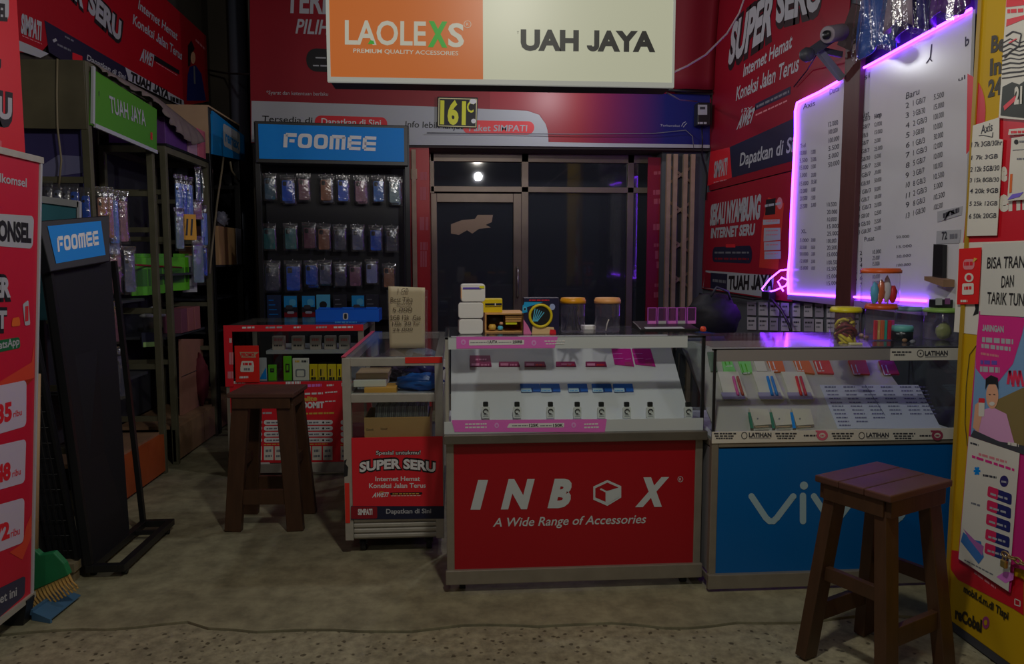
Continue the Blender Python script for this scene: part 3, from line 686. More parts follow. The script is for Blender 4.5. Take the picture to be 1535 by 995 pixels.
for i, (q, pc_) in enumerate((([(172, 458), (306, 458), (250, 308), (135, 308)], (mat('pen_pink', (150, 56, 110), .4), mat('pen_brown', (120, 52, 40), .4))), ([(384, 460), (520, 460), (455, 308), (332, 308)], (blue, mat('pen_blue', (20, 90, 150), .4))), ([(552, 462), (694, 462), (630, 308), (498, 308)], (redb, mat('pen_red', (140, 30, 50), .4))))):
    t = card('stylus_pack', 'white boxed pack with two %s sticks, %s in the blue counter' % (('pink and brown', 'leftmost of three'), ('blue', 'middle of three'), ('red', 'rightmost of three'))[i], 'pack', 'white packs with coloured sticks', [cv_(*p) for p in q], offwhite, O2 + N2*.0, N2, .012)
    for k in range(2):
        A_, B_ = q[3], q[1]; xo = q[3][0]
        p0 = on_plane(*cv_(xo+92+k*24, 325), O2+N2*.018, N2); p1 = on_plane(*cv_(xo+120+k*28, 430), O2+N2*.018, N2)
        MB().tube([p0, p0.lerp(p1, .3), p0.lerp(p1, .7), p1], .006, pc_[k], 8).build('stick', t)
    a = Art(O2+N2*.0131, N2, (1040, 480, 3.8375)); a.pg([(q[0][0]-2, 455), (q[1][0]-6, 455), (q[1][0]-22, 415), (q[0][0]-18, 415)], mat('violet_grey_print', (108, 104, 130), .5), 1); a.build('printed_base', t)
for i, (x, mm) in enumerate(((312, mat('spine_green', (40, 86, 66), .5)), (436, MATS['spine_green']), (555, blue))):
    q = [(x+30, 625), (x+130, 618), (x+108, 530), (x, 525)]
    t = card('earphone_box', 'small white box with %s in the blue counter' % ('green spine, left of three', 'green spine, middle of three', 'bright blue spine, right of three')[i], 'box', 'small white boxes at the front of the blue counter', [cv_(*p) for p in q], mat('cream_box', (140, 136, 126), .5), O2, N2, .018)
    a = Art(O2+N2*.019, N2, (1040, 480, 3.8375)); a.pg([(x+14, 622), (x+32, 622), (x+14, 530), (x-2, 530)], mm, 1); a.ell(x+55, 567, 5, 5, mgrey, 1); a.line([(x+40, 614), (x+118, 612)], 6, beige, 1); a.build('spine', t)
def sheet_deco(a):
    a.cv(1040, 480, 3.8375)
    for c_, (xa, n_) in enumerate(((752, 11), (860, 10), (965, 9), (1075, 8), (1185, 8), (1270, 8))):
        for r in range(n_):
            y = 388 + r*22; xs = xa + (y-388)*.38
            if y < 610: a.bars((xs, y), (xs+66, y), 7, mat('faint_ink', (70, 70, 96), .6), 1, 4, c_*20+r)
    a.line([(985, 372), (1100, 548)], 3, MATS['faint_ink'], 1)
card('price_sheet', 'large white handwritten price sheet lying under glass in the blue counter', 'price sheet', None, [cv_(*p) for p in ((828, 626), (1420, 622), (1290, 374), (722, 374))], mat('sheet_white', (136, 138, 152), .5), O2, N2, .0015, sheet_deco)
# ---- narrow counter, end on
sx0, sx1, sy0, sy1, stp = -.496, -.062, 3.265, 4.45, .886
sc_ = thing('display_counter', 'narrow aluminium glass counter end on, with small red poster on its lower front', 'display counter', ((sx0+sx1)/2, (sy0+sy1)/2, 0))
f = MB(); t = .036
for X in (sx0, sx1-t):
    for Yy in (sy0, sy1-t): f.box(X, Yy, .07, X+t, Yy+t, stp-.006, alu)
for z0_, z1_ in ((stp-.042, stp-.006), (.685, .722)):
    for Yy in (sy0, sy1-t): f.box(sx0+t, Yy, z0_, sx1-t, Yy+t, z1_, alu)
    for X in (sx0, sx1-t): f.box(X, sy0+t, z0_, X+t, sy1-t, z1_, alu)
f.build('frame', sc_, bevel=.002)
f = MB()
for k in range(4): f.box(sx0+t, sy0+.004, .078+k*.024, sx1-.002, sy0+.03, .096+k*.024, alu)
f.box(sx0+t, sy0+.012, .07, sx1-.002, sy0+.03, .176, alud); f.build('ribbed_plinth', sc_, bevel=.004)
MB().box(sx0+.006, sy0+.04, .07, sx1-.006, sy1-.04, .085, dgrey).build('base_board', sc_)
MB().box(sx0+t, sy0+.02, .7, sx1-t, sy1-t, .712, lgrey).build('shelf', sc_)
MB().box(sx0, sy0, stp-.006, sx1, sy1, stp, MATS['top_glass']).build('glass_top', sc_)
MB().box(sx0+t, sy0+.012, .53, sx1-t, sy0+.016, stp-.042, G).build('glass_front', sc_)
for X in (sx0+.012, sx1-.016): MB().box(X, sy0+t, .1, X+.004, sy1-t, stp-.042, G).build('glass_side', sc_)
MB().box(sx0+t, sy0-.006, .17, sx1-.004, sy0-.001, .532, redb).build('front_panel', sc_)
rt_ = mat('red_tape', (160, 30, 22), .35)
tp_ = MB(); tp_.box(at(600, 0, y=sy0).x, sy0-.003, stp-.03, sx1-.002, sy0, stp-.004, rt_); tp_.box(sx0+.002, sy0-.002, .15, sx0+.022, sy0, .33, rt_); tp_.build('red_tape', sc_)
MB().box(sx0-.002, sy0, stp-.003, sx0+.016, sy1, stp+.0015, mat('pink_tape', (140, 50, 66), .4)).build('edge_tape', sc_)
tg = MB(); tg.poly([at(*p, y=sy0-.0016) for p in ((515.5, 715), (521, 713), (522, 700), (518, 695), (520, 688), (516, 690))], ink); tg.build('black_scuff', sc_)
for X in (sx0+.07, sx1-.07): caster(sc_, X, sy0+.07, .027)
for X in (sx0+.07, sx1-.07): caster(sc_, X, sy1-.07, .027)
a = Art((0, sy0-.006, 0), FRONT, (500, 640, 4.975))
a.tx('Spesial untukmu!', (315, 205), (650, 202), (316, 176), ink, 1, .09); a.tx('Spesial untukmu!', (317, 205), (648, 202), (318, 177), white, 2, .01)
a.tx('SUPER SERU', (190, 338), (764, 338), (190, 266), ink, 1, .12, .42); a.tx('SUPER SERU', (194, 333), (760, 333), (194, 268), white, 2, .045, .42)
a.tx('Internet Hemat', (312, 402), (645, 400), (312, 369), white, 1, .02); a.tx('Koneksi Jalan Terus', (265, 453), (688, 450), (265, 420), white, 1, .02)
a.tx('AWET!', (288, 522), (402, 518), (300, 490), white, 1, .05); a.tx('12X', (340, 492), (372, 490), (342, 480), gold, 1, .02)
a.rr([(422, 506), (662, 502), (662, 484), (422, 488)], ink, 1, .4); a.bars((440, 500), (645, 498), 6, gold, 2, 8); a.bars((430, 514), (650, 512), 4, offwhite, 1, 9)
a.pg([(130, 690), (826, 682), (826, 588), (130, 588)], navy, 1); a.rr([(131, 684), (326, 680), (326, 592), (131, 592)], redd, 2, .12)
a.tx('SIMPATI', (182, 652), (290, 650), (182, 612), white, 3, .05); a.tx('Dapatkan di Sini', (392, 643), (728, 640), (392, 610), lgrey, 2, .02)
a.build('printed_poster', sc_)
# things kept in it
def boxthing(name, label, cat, x0, y0, z0, x1, y1, z1, m, group=None, bevel=.002, rz=0, deco=None):
    c = ((x0+x1)/2, (y0+y1)/2, z0); t = thing(name, label, cat, c, rz, group)
    b = MB(); b.box(x0-c[0], y0-c[1], 0, x1-c[0], y1-c[1], z1-z0, m); b.build('box', t, bevel, local=True)
    if deco:
        a = Art((0, y0, 0), FRONT); deco(a); a.build('printed_design', t)
    return t
zs = .712
boxthing('paper_box', 'flat white box with small print on the shelf of the narrow counter', 'box', at(530, 590, y=3.33).x, 3.33, zs+.031, at(579, 590, y=3.33).x, 3.5, zs+.061, offwhite, deco=lambda a: a.bars((536, 583), (570, 583), 3, mgrey, 1, 5))
boxthing('paper_box', 'grey cardboard box on top of the flat white box in the narrow counter', 'box', at(534, 590, y=3.36).x, 3.36, zs+.061, at(582, 590, y=3.36).x, 3.54, zs+.088, beige)
boxthing('paper_box', 'yellow flat box beside the blue bag in the narrow counter', 'box', at(546, 590, y=3.315).x, 3.315, zs, at(594, 590, y=3.315).x, 3.44, zs+.030, mat('mustard_box', (150, 110, 44), .5), deco=lambda a: a.bars((552, 592), (588, 592), 3, mgrey, 1, 4))
pl = mat('violet_bag', (40, 34, 74), .25, noise=.5, scale=14, bump=.3); plg = mat('dusky_bag', (58, 46, 62), .25, noise=.5, scale=16, bump=.4); blb = mat('blue_bag', (16, 66, 128), .3, noise=.3, scale=10, bump=.2)
tag(MB().blob((-.17, 3.42, zs+.037), .105, .08, .037, blb, 3, .22, flat=.035).build('plastic_bag'), 'bright blue folded plastic bag on the front of the narrow counter shelf', 'bag')
tag(MB().blob((-.16, 3.62, zs+.07), .085, .10, .07, pl, 5, .25, flat=.068).build('plastic_bag'), 'dark violet plastic bag behind the blue bag in the narrow counter', 'bag')
tag(MB().blob((-.34, 3.72, zs+.067), .085, .13, .066, plg, 8, .25, flat=.065).build('plastic_bag'), 'grey purple plastic bag above the white boxes in the narrow counter', 'bag')
tag(MB().blob((-.19, 3.98, zs+.06), .1, .16, .06, mat('clear_blue_bag', (84, 104, 130), .2, noise=.5, scale=18, bump=.4), 11, .22, flat=.058).build('plastic_bag'), 'pale blue bubbly plastic bag deep in the narrow counter', 'bag')
cb = thing('carton_box', 'open brown carton full of white cards inside the narrow counter', 'carton', (-.29, 3.42, .36))
xa, xb = at(546, 640, y=3.32).x, at(645, 640, y=3.32).x; zt_ = at(546, 626, y=3.32).z
b = MB()
for q in ((xa, 3.32, xb, 3.326), (xa, 3.554, xb, 3.56), (xa, 3.326, xa+.006, 3.554), (xb-.006, 3.326, xb, 3.554)): b.box(q[0], q[1], .36, q[2], q[3], zt_, carton)
b.box(xa, 3.32, .354, xb, 3.56, .36, carton); b.build('box', cb, .001)
a = Art((0, 3.32, 0), FRONT, (500, 500, 4.523)); ikf = mat('faded_ink', (50, 42, 30), .6)
a.tx('Gosok', (222, 658), (272, 657), (222, 642), ikf, 1); a.tx('Voucer', (318, 652), (368, 650), (318, 636), ikf, 1); a.build('handwriting', cb)
MB().box(sx0+.02, sy0+.045, .34, sx1-.02, sy1-.05, .354, mgrey).build('lower_shelf', sc_)
cw = mat('card_white', (150, 158, 156), .6)
for k in range(26):
    x = xa+.03 + k*(xb-xa-.05)/26; tl = .3
    tag(MB().prism([(x, 3.34, .363), (x+.0072, 3.34, .363), (x+.0072+.012, 3.40, zt_+.034), (x+.012, 3.40, zt_+.034)], (0, .13, 0), cw if k % 3 else lgrey).build('voucher_card'), 'pale card standing in the brown carton of the narrow counter', 'card', 'cards in the brown carton')

# ---- red back counter
rx0, rx1, ry0, ry1, rtp = -1.374, -.56, 4.56, 5.2, .915
rc_ = thing('display_counter', 'back glass counter edged with red tape, behind the left stool', 'display counter', ((rx0+rx1)/2, (ry0+ry1)/2, 0))
f = MB(); frame_box(f, rx0, ry0, .02, rx1, ry1, rtp-.006, .032, alud)
f.box(rx0, ry0-.006, .02, rx1, ry0+.01, .075, alu); f.build('frame', rc_)
MB().box(rx0, ry0, rtp-.006, rx1, ry1, rtp, MATS['top_glass']).build('glass_top', rc_)
MB().box(rx0+.03, ry0+.008, .58, rx1-.03, ry0+.012, rtp-.038, G).build('glass_front', rc_)
MB().box(rx0+.03, ry0+.03, .560, rx1-.03, ry1-.03, .572, dgrey).build('case_floor', rc_)
zsh = at(420, 527, y=ry0+.12).z
MB().box(at(399, 530, y=ry0+.12).x, ry0+.12, zsh-.014, rx1-.032, ry1-.1, zsh+.006, lgrey).build('shelf', rc_)
MB().box(rx0+.032, ry1-.035, .572, rx1-.032, ry1-.03, rtp-.03, blackb).build('back_panel', rc_)
MB().box(rx0+.02, ry0-.002, .08, rx1-.005, ry0+.006, .575, redb).build('front_panel', rc_)
MB().box(rx0+.004, ry0+.03, .08, rx0+.012, ry1-.03, .575, dgrey).build('side_panel', rc_)
f = MB(); f.box(rx0-.003, ry0-.008, rtp-.035, rx1, ry0-.002, rtp+.002, redb); f.box(rx0-.003, ry0-.008, .55, rx0+.045, ry0-.003, rtp-.035, redb); f.build('red_tape', rc_)
a = Art((0, ry0-.008, 0), FRONT, (320, 460, 3.828))
for k, (x0, x1) in enumerate(((165, 235), (300, 400), (460, 500), (590, 650), (690, 800))): a.bars((x0, 124-k*.5), (x1, 122-k*.5), 10, white if k % 2 == 0 else lgrey, 1, 3, k)
a.bars((92, 205), (104, 205), 26, white, 1, 1); a.bars((90, 330), (116, 330), 70, mat('pale_red', (150, 90, 96), .5), 1, 3); a.bars((82, 410), (116, 410), 40, MATS['pale_red'], 1, 3)
a.build('tape_print', rc_)
a = Art((0, ry0-.002, 0), FRONT, (320, 460, 3.828))
a.bars((105, 440), (182, 438), 14, white, 1, 4); a.bars((415, 442), (500, 440), 14, white, 1, 5); a.bars((530, 460), (620, 456), 16, pink, 1, 5); a.bars((650, 455), (690, 452), 10, white, 1, 2); a.bars((735, 455), (755, 453), 20, white, 1, 1)
a.tx('OOMIT', (505, 580), (635, 576), (505, 548), white, 1, .06); a.tx('elite', (515, 540), (595, 536), (515, 515), gold, 1, .05); a.bars((505, 505), (628, 500), 11, white, 1, 4); a.bars((640, 495), (710, 490), 8, white, 1, 3, 4); a.bars((640, 545), (700, 542), 6, white, 1, 3, 5)
a.bars((500, 618), (700, 612), 10, gold, 1, 7, 3); a.bars((100, 618), (345, 612), 10, lgrey, 1, 7, 3)
for bx in (100, 290, 505, 730):
    for r in range(4):
        y = 648 + r*34; e = bx + (180 if bx < 700 else 60)
        a.rr([(bx, y+28), (e, y+26), (e, y), (bx, y)], white, 1, .45)
        a.bars((bx+15, y+20), (bx+100 if bx < 700 else e-8, y+18), 9, mgrey, 2, 4, r); 
        if bx < 700: a.ell(bx+125, y+14, 6, 6, ink, 2); a.bars((bx+142, y+18), (bx+166, y+17), 7, dgrey, 2, 2)
    for c_ in range(3 if bx < 700 else 1):
        x = bx + c_*62; a.rc(x, 798, x+54, 878, offwhite, 1); a.bars((x+10, 832), (x+42, 830), 14, mgrey, 2, 2, c_); a.bars((x+8, 862), (x+46, 860), 12, mgrey, 2, 3, c_)
    a.bars((bx, 792), (bx+150, 788), 6, gold, 1, 6)
a.rr([(230, 922), (325, 918), (325, 890), (230, 892)], white, 1, .3); a.rr([(540, 922), (632, 918), (632, 890), (540, 892)], offwhite, 1, .3); a.bars((560, 915), (610, 905), 6, redb, 2, 3)
a.build('printed_panel', rc_)
# goods in it
for i, (xa, xb) in enumerate(((408, 426), (437, 455), (464.5, 481), (486, 503), (508, 524))):
    Yb = ry0+.16; X0, X1 = at(xa, 520, y=Yb).x, at(xb, 520, y=Yb).x
    boxthing('phone_box', 'off-white carton with faint red print, %s from left inside the back counter' % ordn(i), 'box', X0, Yb, zsh+.006, X1, Yb+.05, at(420, 504, y=Yb).z, mat('pale_box', (108, 100, 92), .6), 'off-white cartons in the back counter',
             deco=lambda a, xa=xa, xb=xb: (a.bars((xa+3, 511), (xb-3, 511), 4, mat('faint_red', (120, 66, 60), .6), 1, 3, int(xa)), a.bars((xa+3, 519), (xb-3, 519), 2.5, ink, 1, 3, int(xb))))
zf = .572; Yg = ry0+.06
def stand(name, label, cat, xa, xb, yt, m, group=None, deco=None, th=.02, Y=Yg): 
    return boxthing(name, label, cat, at(xa, 560, y=Y).x, Y, zf, at(xb, 560, y=Y).x, Y+th, at(xa, yt, y=Y).z, m, group, deco=deco)
def gd(x0, x1, y0, y1): return lambda a: (a.rc(x0+3, y0+5, x1-3, y1-8, ink, 1), a.rc(x0+4.5, y0+7, x1-4.5, y1-11, lime, 2))
stand('battery_pack', 'short lime green pack at the left in the back counter', 'pack', 402, 414, 547, lime, 'lime green packs in the back counter', gd(402, 414, 547, 566))
stand('battery_pack', 'tall lime green hanging pack in the back counter', 'pack', 425, 437, 534, lime, 'lime green packs in the back counter', gd(425, 437, 540, 566))
stand('blister_pack', 'white blister pack with small grey picture in the back counter', 'pack', 439, 463, 537, offwhite, None, lambda a: (a.rr([(443, 565), (458, 565), (458, 553), (443, 553)], mgrey, 1, .2), a.rr([(445, 564), (456, 564), (456, 555), (445, 555)], offwhite, 2, .2), a.bars((442, 543), (450, 543), 3, gold, 1, 2), a.bars((452, 543), (461, 543), 3, dgrey, 1, 2)))
for i, (xa, xb) in enumerate(((464, 476), (477, 489.5), (491, 504), (505, 517))):
    stand('battery_pack', 'yellow pack with dark print, %s from left beside the white blister pack' % ordn(i), 'pack', xa, xb, 546, mat('yellow_pack', (160, 136, 12), .4), 'yellow packs in the back counter', lambda a, xa=xa, xb=xb: (a.bars((xa+2, 569), (xb-2, 569), 4, ink, 1, 3), a.rc(xa+3, 553, xa+5, 563, ink, 1), a.rc(xa+6.5, 552, xa+8, 564, gold, 1)))
stand('sim_card_pack', 'blue and white card beside the red display card in the back counter', 'card', 389, 400, 536, lgrey, None, lambda a: a.pg([(389, 568), (400, 568), (399, 550), (392, 562)], blue, 1), .004)
t = boxthing('display_card', 'bright red promotional card at the left front of the back counter', 'card', at(353, 560, y=ry0-.012).x, ry0-.016, at(353, 573, y=ry0-.012).z, at(389, 560, y=ry0-.012).x, ry0-.0095, at(353, 518, y=ry0-.012).z, mat('card_red', (170, 22, 16), .4),
    deco=lambda a: (a.cv(320, 460, 3.828), a.pg([(150, 258), (262, 258), (240, 275), (245, 290), (160, 290)], beige, 1), a.tx('PROMO', (160, 285), (235, 283), (160, 265), redb, 2, .04), a.rr([(155, 345), (235, 345), (228, 310), (162, 310)], offwhite, 1, .2), a.rr([(155, 372), (232, 372), (232, 340), (155, 340)], offwhite, 1.5, .2), a.bars((170, 334), (222, 334), 14, redb, 2, 3), a.bars((175, 364), (212, 364), 14, mgrey, 2.4, 3), a.bars((150, 410), (200, 408), 12, white, 1, 4)))
# blue tray on the back counter
bt = thing('storage_tray', 'bright blue plastic tray with notched rim on the back counter', 'tray', (-.86, 4.8, rtp))
xa, xb = at(473, 480, y=4.78).x, at(568, 480, y=4.78).x; ztr = at(500, 464, y=4.78).z
bm = mat('tray_blue', (8, 62, 140), .3)
b = MB()
b.box(xa, 4.78, rtp, xb, 4.98, rtp+.006, bm)
for q in ((xa, 4.78, xb, 4.786), (xa, 4.974, xb, 4.98), (xa, 4.786, xa+.006, 4.974), (xb-.006, 4.786, xb, 4.974)): b.box(q[0], q[1], rtp+.006, q[2], q[3], ztr, bm)
for k in range(3): x = xa+.02+k*(xb-xa-.1)/2; b.box(x, 4.779, ztr, x+.07, 4.786, ztr+.015, bm)
b.build('tray', bt, .002)
a = Art((0, 4.78, 0), FRONT); a.rr([(514, 479), (522, 479), (522, 469), (514, 469)], lgrey, 1, .3); a.rr([(516, 478), (520, 478), (520, 470), (516, 470)], ink, 2, .4); a.bars((502, 484), (535, 484), 2, sky, 1, 6); a.build('emblem', bt)

# ---- handwritten paper stand
ps = thing('paper_sign', 'cream sheet with handwritten price list standing on the narrow counter', 'paper sign', (-.27, 3.5, stp))
Yp = 3.55
q = [at(584, 513, y=Yp), at(637, 514, y=Yp), at(637, 431, y=Yp), at(582, 429, y=Yp)]
zb_ = q[0].z
q = [V((p.x, Yp, max(stp+.0015, p.z))) for p in q]; q[0].z = q[1].z = stp+.0015
pm = mat('cream_paper', (128, 120, 98), .7)
g = MB().grid(lambda u, v: q[0]*(1-u)*(1-v) + q[1]*u*(1-v) + q[2]*u*v + q[3]*(1-u)*v + V((0, .008*math.sin(u*3.1)*v - .006*math.sin(v*3), 0)), 10, 10, pm); g.build('sheet', ps, solid=.001)
b = MB(); b.prism([(q[0].x, Yp+.008, stp), (q[1].x, Yp+.008, stp), (q[1].x, Yp+.07, stp), (q[0].x, Yp+.07, stp)], (0, 0, .003), GP)
b.prism([(q[0].x-.002, Yp+.012, stp+.003), (q[1].x+.012, Yp+.012, stp+.003), (q[2].x+.012, Yp+.03, q[2].z-.012), (q[3].x-.01, Yp+.03, q[2].z-.012)], (0, .003, 0), GP); b.build('acrylic_stand', ps)
a = Art((0, Yp-.014, 0), FRONT, (360, 370, 5.117))
for s_, x0, x1, y, h_ in (('1 GB', 1210, 1292, 345, 26), ('Best Tika', 1155, 1325, 418, 32), ('Internet', 1205, 1318, 444, 16), ('5.000', 1170, 1320, 492, 26), ('2GB 12k', 1152, 1298, 556, 32), ('Gas', 1325, 1385, 556, 32), ('10k 30 hr', 1168, 1380, 598, 24), ('25.000', 1170, 1325, 642, 20)):
    a.tx(s_, (x0, y+3), (x1, y), (x0, y-h_), ikf, 1, .0)
a.build('handwriting', ps)
# ---- things standing on the middle counter
ct1 = ct + .0005
def bottom(px, py): return at(px, py, z=ct)
pads = []
Yq = 2.93
for i, (xl, xr, yt, yb) in enumerate(((688, 724, 478, 501), (687, 724.5, 453, 476), (691, 727.5, 425, 452))):
    P0, P1 = at(xl, yb, y=Yq), at(xr, yb, y=Yq); PT = at(xl, yt, y=Yq)
    z0_ = ct if i == 0 else pads[-1]; z1_ = PT.z; pads.append(z1_ + .0005)
    t = thing('paper_pad', 'white wrapped paper bundle, %s of the stack of three' % ('lowest', 'middle', 'topmost with a purple and yellow edge')[i], 'paper bundle', ((P0.x+P1.x)/2, Yq, z0_), (.05, -.03, .04)[i], 'stack of white paper bundles')
    w_ = (P1.x-P0.x); b = MB(); b.rslab((0, .03, (z1_-z0_)/2), (1, 0, 0), (0, 0, 1), (0, -1, 0), w_, z1_-z0_-.003, .06, .011, mat('paper_bundle', (158, 160, 154), .55)); b.build('bundle', t, .003, local=True)
    if i == 2:
        b = MB(); b.cbox((-.004, -.0012, z1_-z0_-.018), w_*.75, .0015, .007, mat('purple_edge', (60, 46, 120), .5)); b.cbox((w_*.36, -.0016, z1_-z0_-.014), w_*.2, .0015, .009, yel); b.cbox((-w_/2+.0015, .01, (z1_-z0_)/2), .0035, .03, z1_-z0_-.03, mat('peach_edge', (190, 120, 90), .5)); b.build('printed_edge', t, local=True)
Yt = 3.0
t = thing('wooden_tray', 'light wooden drawer box with small tools beside the white paper stack', 'box', (.1, Yt, ct))
X0, X1 = at(727, 490, y=Yt).x, at(785, 490, y=Yt).x; ZT = at(750, 469, y=Yt).z
lw = mat('light_wood', (150, 112, 66), .5, noise=.4, scale=10, stretch=(1, 1, 5))
b = MB(); b.box(X0, Yt, ct, X1, Yt+.18, ct+.005, lw); b.box(X0, Yt, ZT-.007, X1, Yt+.18, ZT, lw); b.box(X0, Yt, ct+.005, X0+.006, Yt+.18, ZT-.007, lw); b.box(X1-.006, Yt, ct+.005, X1, Yt+.18, ZT-.007, lw); b.box(X0+.006, Yt+.174, ct+.005, X1-.006, Yt+.18, ZT-.007, lw)
xm_ = at(758, 490, y=Yt).x; b.build('case', t, .001)
b = MB()
for k in range(3): b.box(xm_, Yt+.01, ZT-.018-k*.009, X1-.007, Yt+.15, ZT-.012-k*.009, lw)
b.build('wooden_slats', t); MB().box(xm_, Yt-.002, ct+.032, xm_+.045, Yt+.05, ct+.039, yel).build('yellow_strip', t)
b = MB(); b.cyl((X0+.012, Yt+.05, ct+.05), (xm_-.008, Yt+.05, ct+.05), .017, blackp); b.build('black_roll', t)
for nm, xx, zz, mm, rr0 in (('tape_roll', X0+.03, ct+.022, gold, .016), ('glue_bottle', X0+.062, ct+.018, sky, .012), ('cap', X0+.066, ct+.036, skin, .008)):
    tag(MB().lathe((xx, Yt+.015, zz-rr0*.8), [(0, 0), (rr0*.8, .001), (rr0, rr0*.8), (rr0*.7, rr0*1.4), (0, rr0*1.5)], mm, 14).build(nm), {'tape_roll': 'small amber roll lying in the wooden drawer box', 'glue_bottle': 'tiny pale blue bottle in the wooden drawer box', 'cap': 'tiny beige cap above the pale blue bottle in the wooden box'}[nm], {'tape_roll': 'tape roll', 'glue_bottle': 'bottle', 'cap': 'cap'}[nm])
t = thing('tool_box', 'small yellow box with dark stripe on top of the wooden drawer box', 'box', (.08, Yt+.03, ZT))
X2 = at(753, 460, y=Yt+.03).x
MB().box(at(722, 460, y=Yt+.03).x, Yt+.03, ZT, X2, Yt+.1, at(740, 448, y=Yt+.03).z, MATS['yellow_pack']).build('box', t, .001)
a = Art((0, Yt+.03, 0), FRONT, (660, 400, 7.655)); a.pg([(515, 440), (705, 440), (705, 415), (515, 418)], navy, 1); a.bars((520, 440), (610, 438), 18, ink, 2, 3); a.line([(515, 455), (700, 452)], 5, ink, 2); a.rc(625, 415, 637, 445, offwhite, 3); a.build('printed_design', t)
# black printed box with a yellow ring
Yb = 2.95
t = thing('earphone_box', 'dark printed box with round yellow ring window, on the middle counter', 'box', (.32, Yb, ct))
X0, X1 = at(785, 480, y=Yb).x, at(838, 480, y=Yb).x; ZT = at(800, 446, y=Yb).z
MB().box(X0, Yb, ct, X1, Yb+.05, ZT, mat('box_indigo', (24, 22, 44), .35)).build('box', t, .002)
a = Art((0, Yb, 0), FRONT, (660, 400, 7.655))
a.pg([(940, 480), (1060, 440), (1180, 405), (965, 402)], mat('art_blue', (20, 110, 170), .4), 1)
a.pg([(940, 530), (1000, 520), (990, 420), (945, 440)], MATS['art_blue'], 1.2); a.ell(970, 480, 22, 26, sky, 1.5); a.ell(970, 484, 12, 14, navy, 2)
a.pg([(955, 770), (1050, 770), (1010, 680), (955, 600)], mat('art_pink', (180, 80, 120), .4), 1.4); a.pg([(1050, 770), (1320, 770), (1300, 690), (1060, 680)], mat('art_sand', (176, 130, 96), .4), 1.3)
a.pg([(1250, 770), (1330, 770), (1320, 720), (1260, 715)], redb, 2); a.ell(1285, 458, 32, 36, mat('art_lilac', (110, 120, 160), .4), 1.5); a.bars((1020, 388), (1250, 388), 14, redb, 1, 5)
a.ell(1140, 565, 128, 130, cream, 2.2, 32); a.build('printed_design', t)
cxr = on_plane(660+1150/7.655, 400+560/7.655, V((0, Yb, 0)), FRONT)
b = MB(); b.tube([(cxr.x+.043*math.cos(k*math.pi/14), Yb-.004, cxr.z+.043*math.sin(k*math.pi/14)) for k in range(28)], .0055, mat('ring_yellow', (186, 138, 20), .35), 8, True); b.build('ring', t)
b = MB(); b.add([(cxr.x+.04*math.cos(k*math.pi/14), Yb-.0028, cxr.z+.04*math.sin(k*math.pi/14)) for k in range(28)], [list(range(28))], ink)
for k in range(5): b.beam((cxr.x-.03+k*.004, Yb-.0034, cxr.z-.022), (cxr.x-.022+k*.009, Yb-.0034, cxr.z+.03-.004*k), .0035, .001, sky)
b.build('ring_window', t)
def jar(name, label, px0, px1, ptop, pbot, Y, lidm, zbase, lidh=.022, content=None, group=None):
    P0, P1 = at(px0, pbot, y=Y), at(px1, pbot, y=Y); r = (P1.x-P0.x)/2; cx = (P0.x+P1.x)/2; zt = at(px0, ptop, y=Y).z
    t = thing(name, label, 'jar', (cx, Y, zbase), 0, group); h = zt - zbase
    b = MB(); b.lathe((0, 0, 0), [(0, .001), (r*.9, .001), (r*.96, .006), (r*.97, h*.45), (r*.985, h*.46), (r*.97, h*.48), (r*.97, h-lidh-.006), (r*.9, h-lidh+.004)], GJ, 28); b.build('body', t, local=True)
    b = MB(); q = lidh; b.lathe((0, 0, h-q), [(0, 0), (r*1.03, 0), (r*1.03, q*.62), (r*.97, q*.68), (r*.97, q*.95), (r*.9, q), (0, q)], lidm, 28); b.build('lid', t, local=True)
    return t, r*.9, h
lo = mat('orange_lid', (206, 104, 12), .35); lo2 = mat('peach_lid', (190, 110, 66), .4)
t, r, h = jar('plastic_jar', 'clear jar with bright orange lid holding black cables, on the middle counter', 840, 877, 446, 500, 3.0, lo, ct1, group='clear jars with orange lids')
j1 = t; b = MB(); rnd = random.Random(5)
for k in range(9):
    x, y = rnd.uniform(-.5, .5)*r, rnd.uniform(-.4, .4)*r
    b.tube([(x*1.6, y*1.4, .008), (x*1.1, y, h*.3), (x*.7, y, h*.6), (x*.9+.004, y*1.2, h-.04), (x*1.1, y*1.3, h-.034)], .0034, blackp if k % 4 else navy, 5)
tag(b.build('cable_bundle'), 'bundle of black cables standing inside the orange-lidded clear jar', 'cables').location = j1.location
t, r, h = jar('plastic_jar', 'nearly empty clear jar with pale orange lid on the middle counter', 891, 929, 446, 500, 3.0, lo2, ct1, group='clear jars with orange lids')
tag(MB().tube([V(t.location)+V(p) for p in ((-.005, 0, .004), (0, .004, .03), (.006, 0, .05))], .0025, offwhite, 6).build('stylus'), 'single pale stick standing inside the nearly empty jar', 'stick')
Yw = 3.1; p0, p1 = at(877, 492, y=Yw), at(890, 486, y=Yw)
boxthing('eraser_box', 'small white box lying between the two orange-lidded jars', 'box', p0.x-.01, Yw, ct, p1.x+.01, Yw+.05, ct+.016, white)
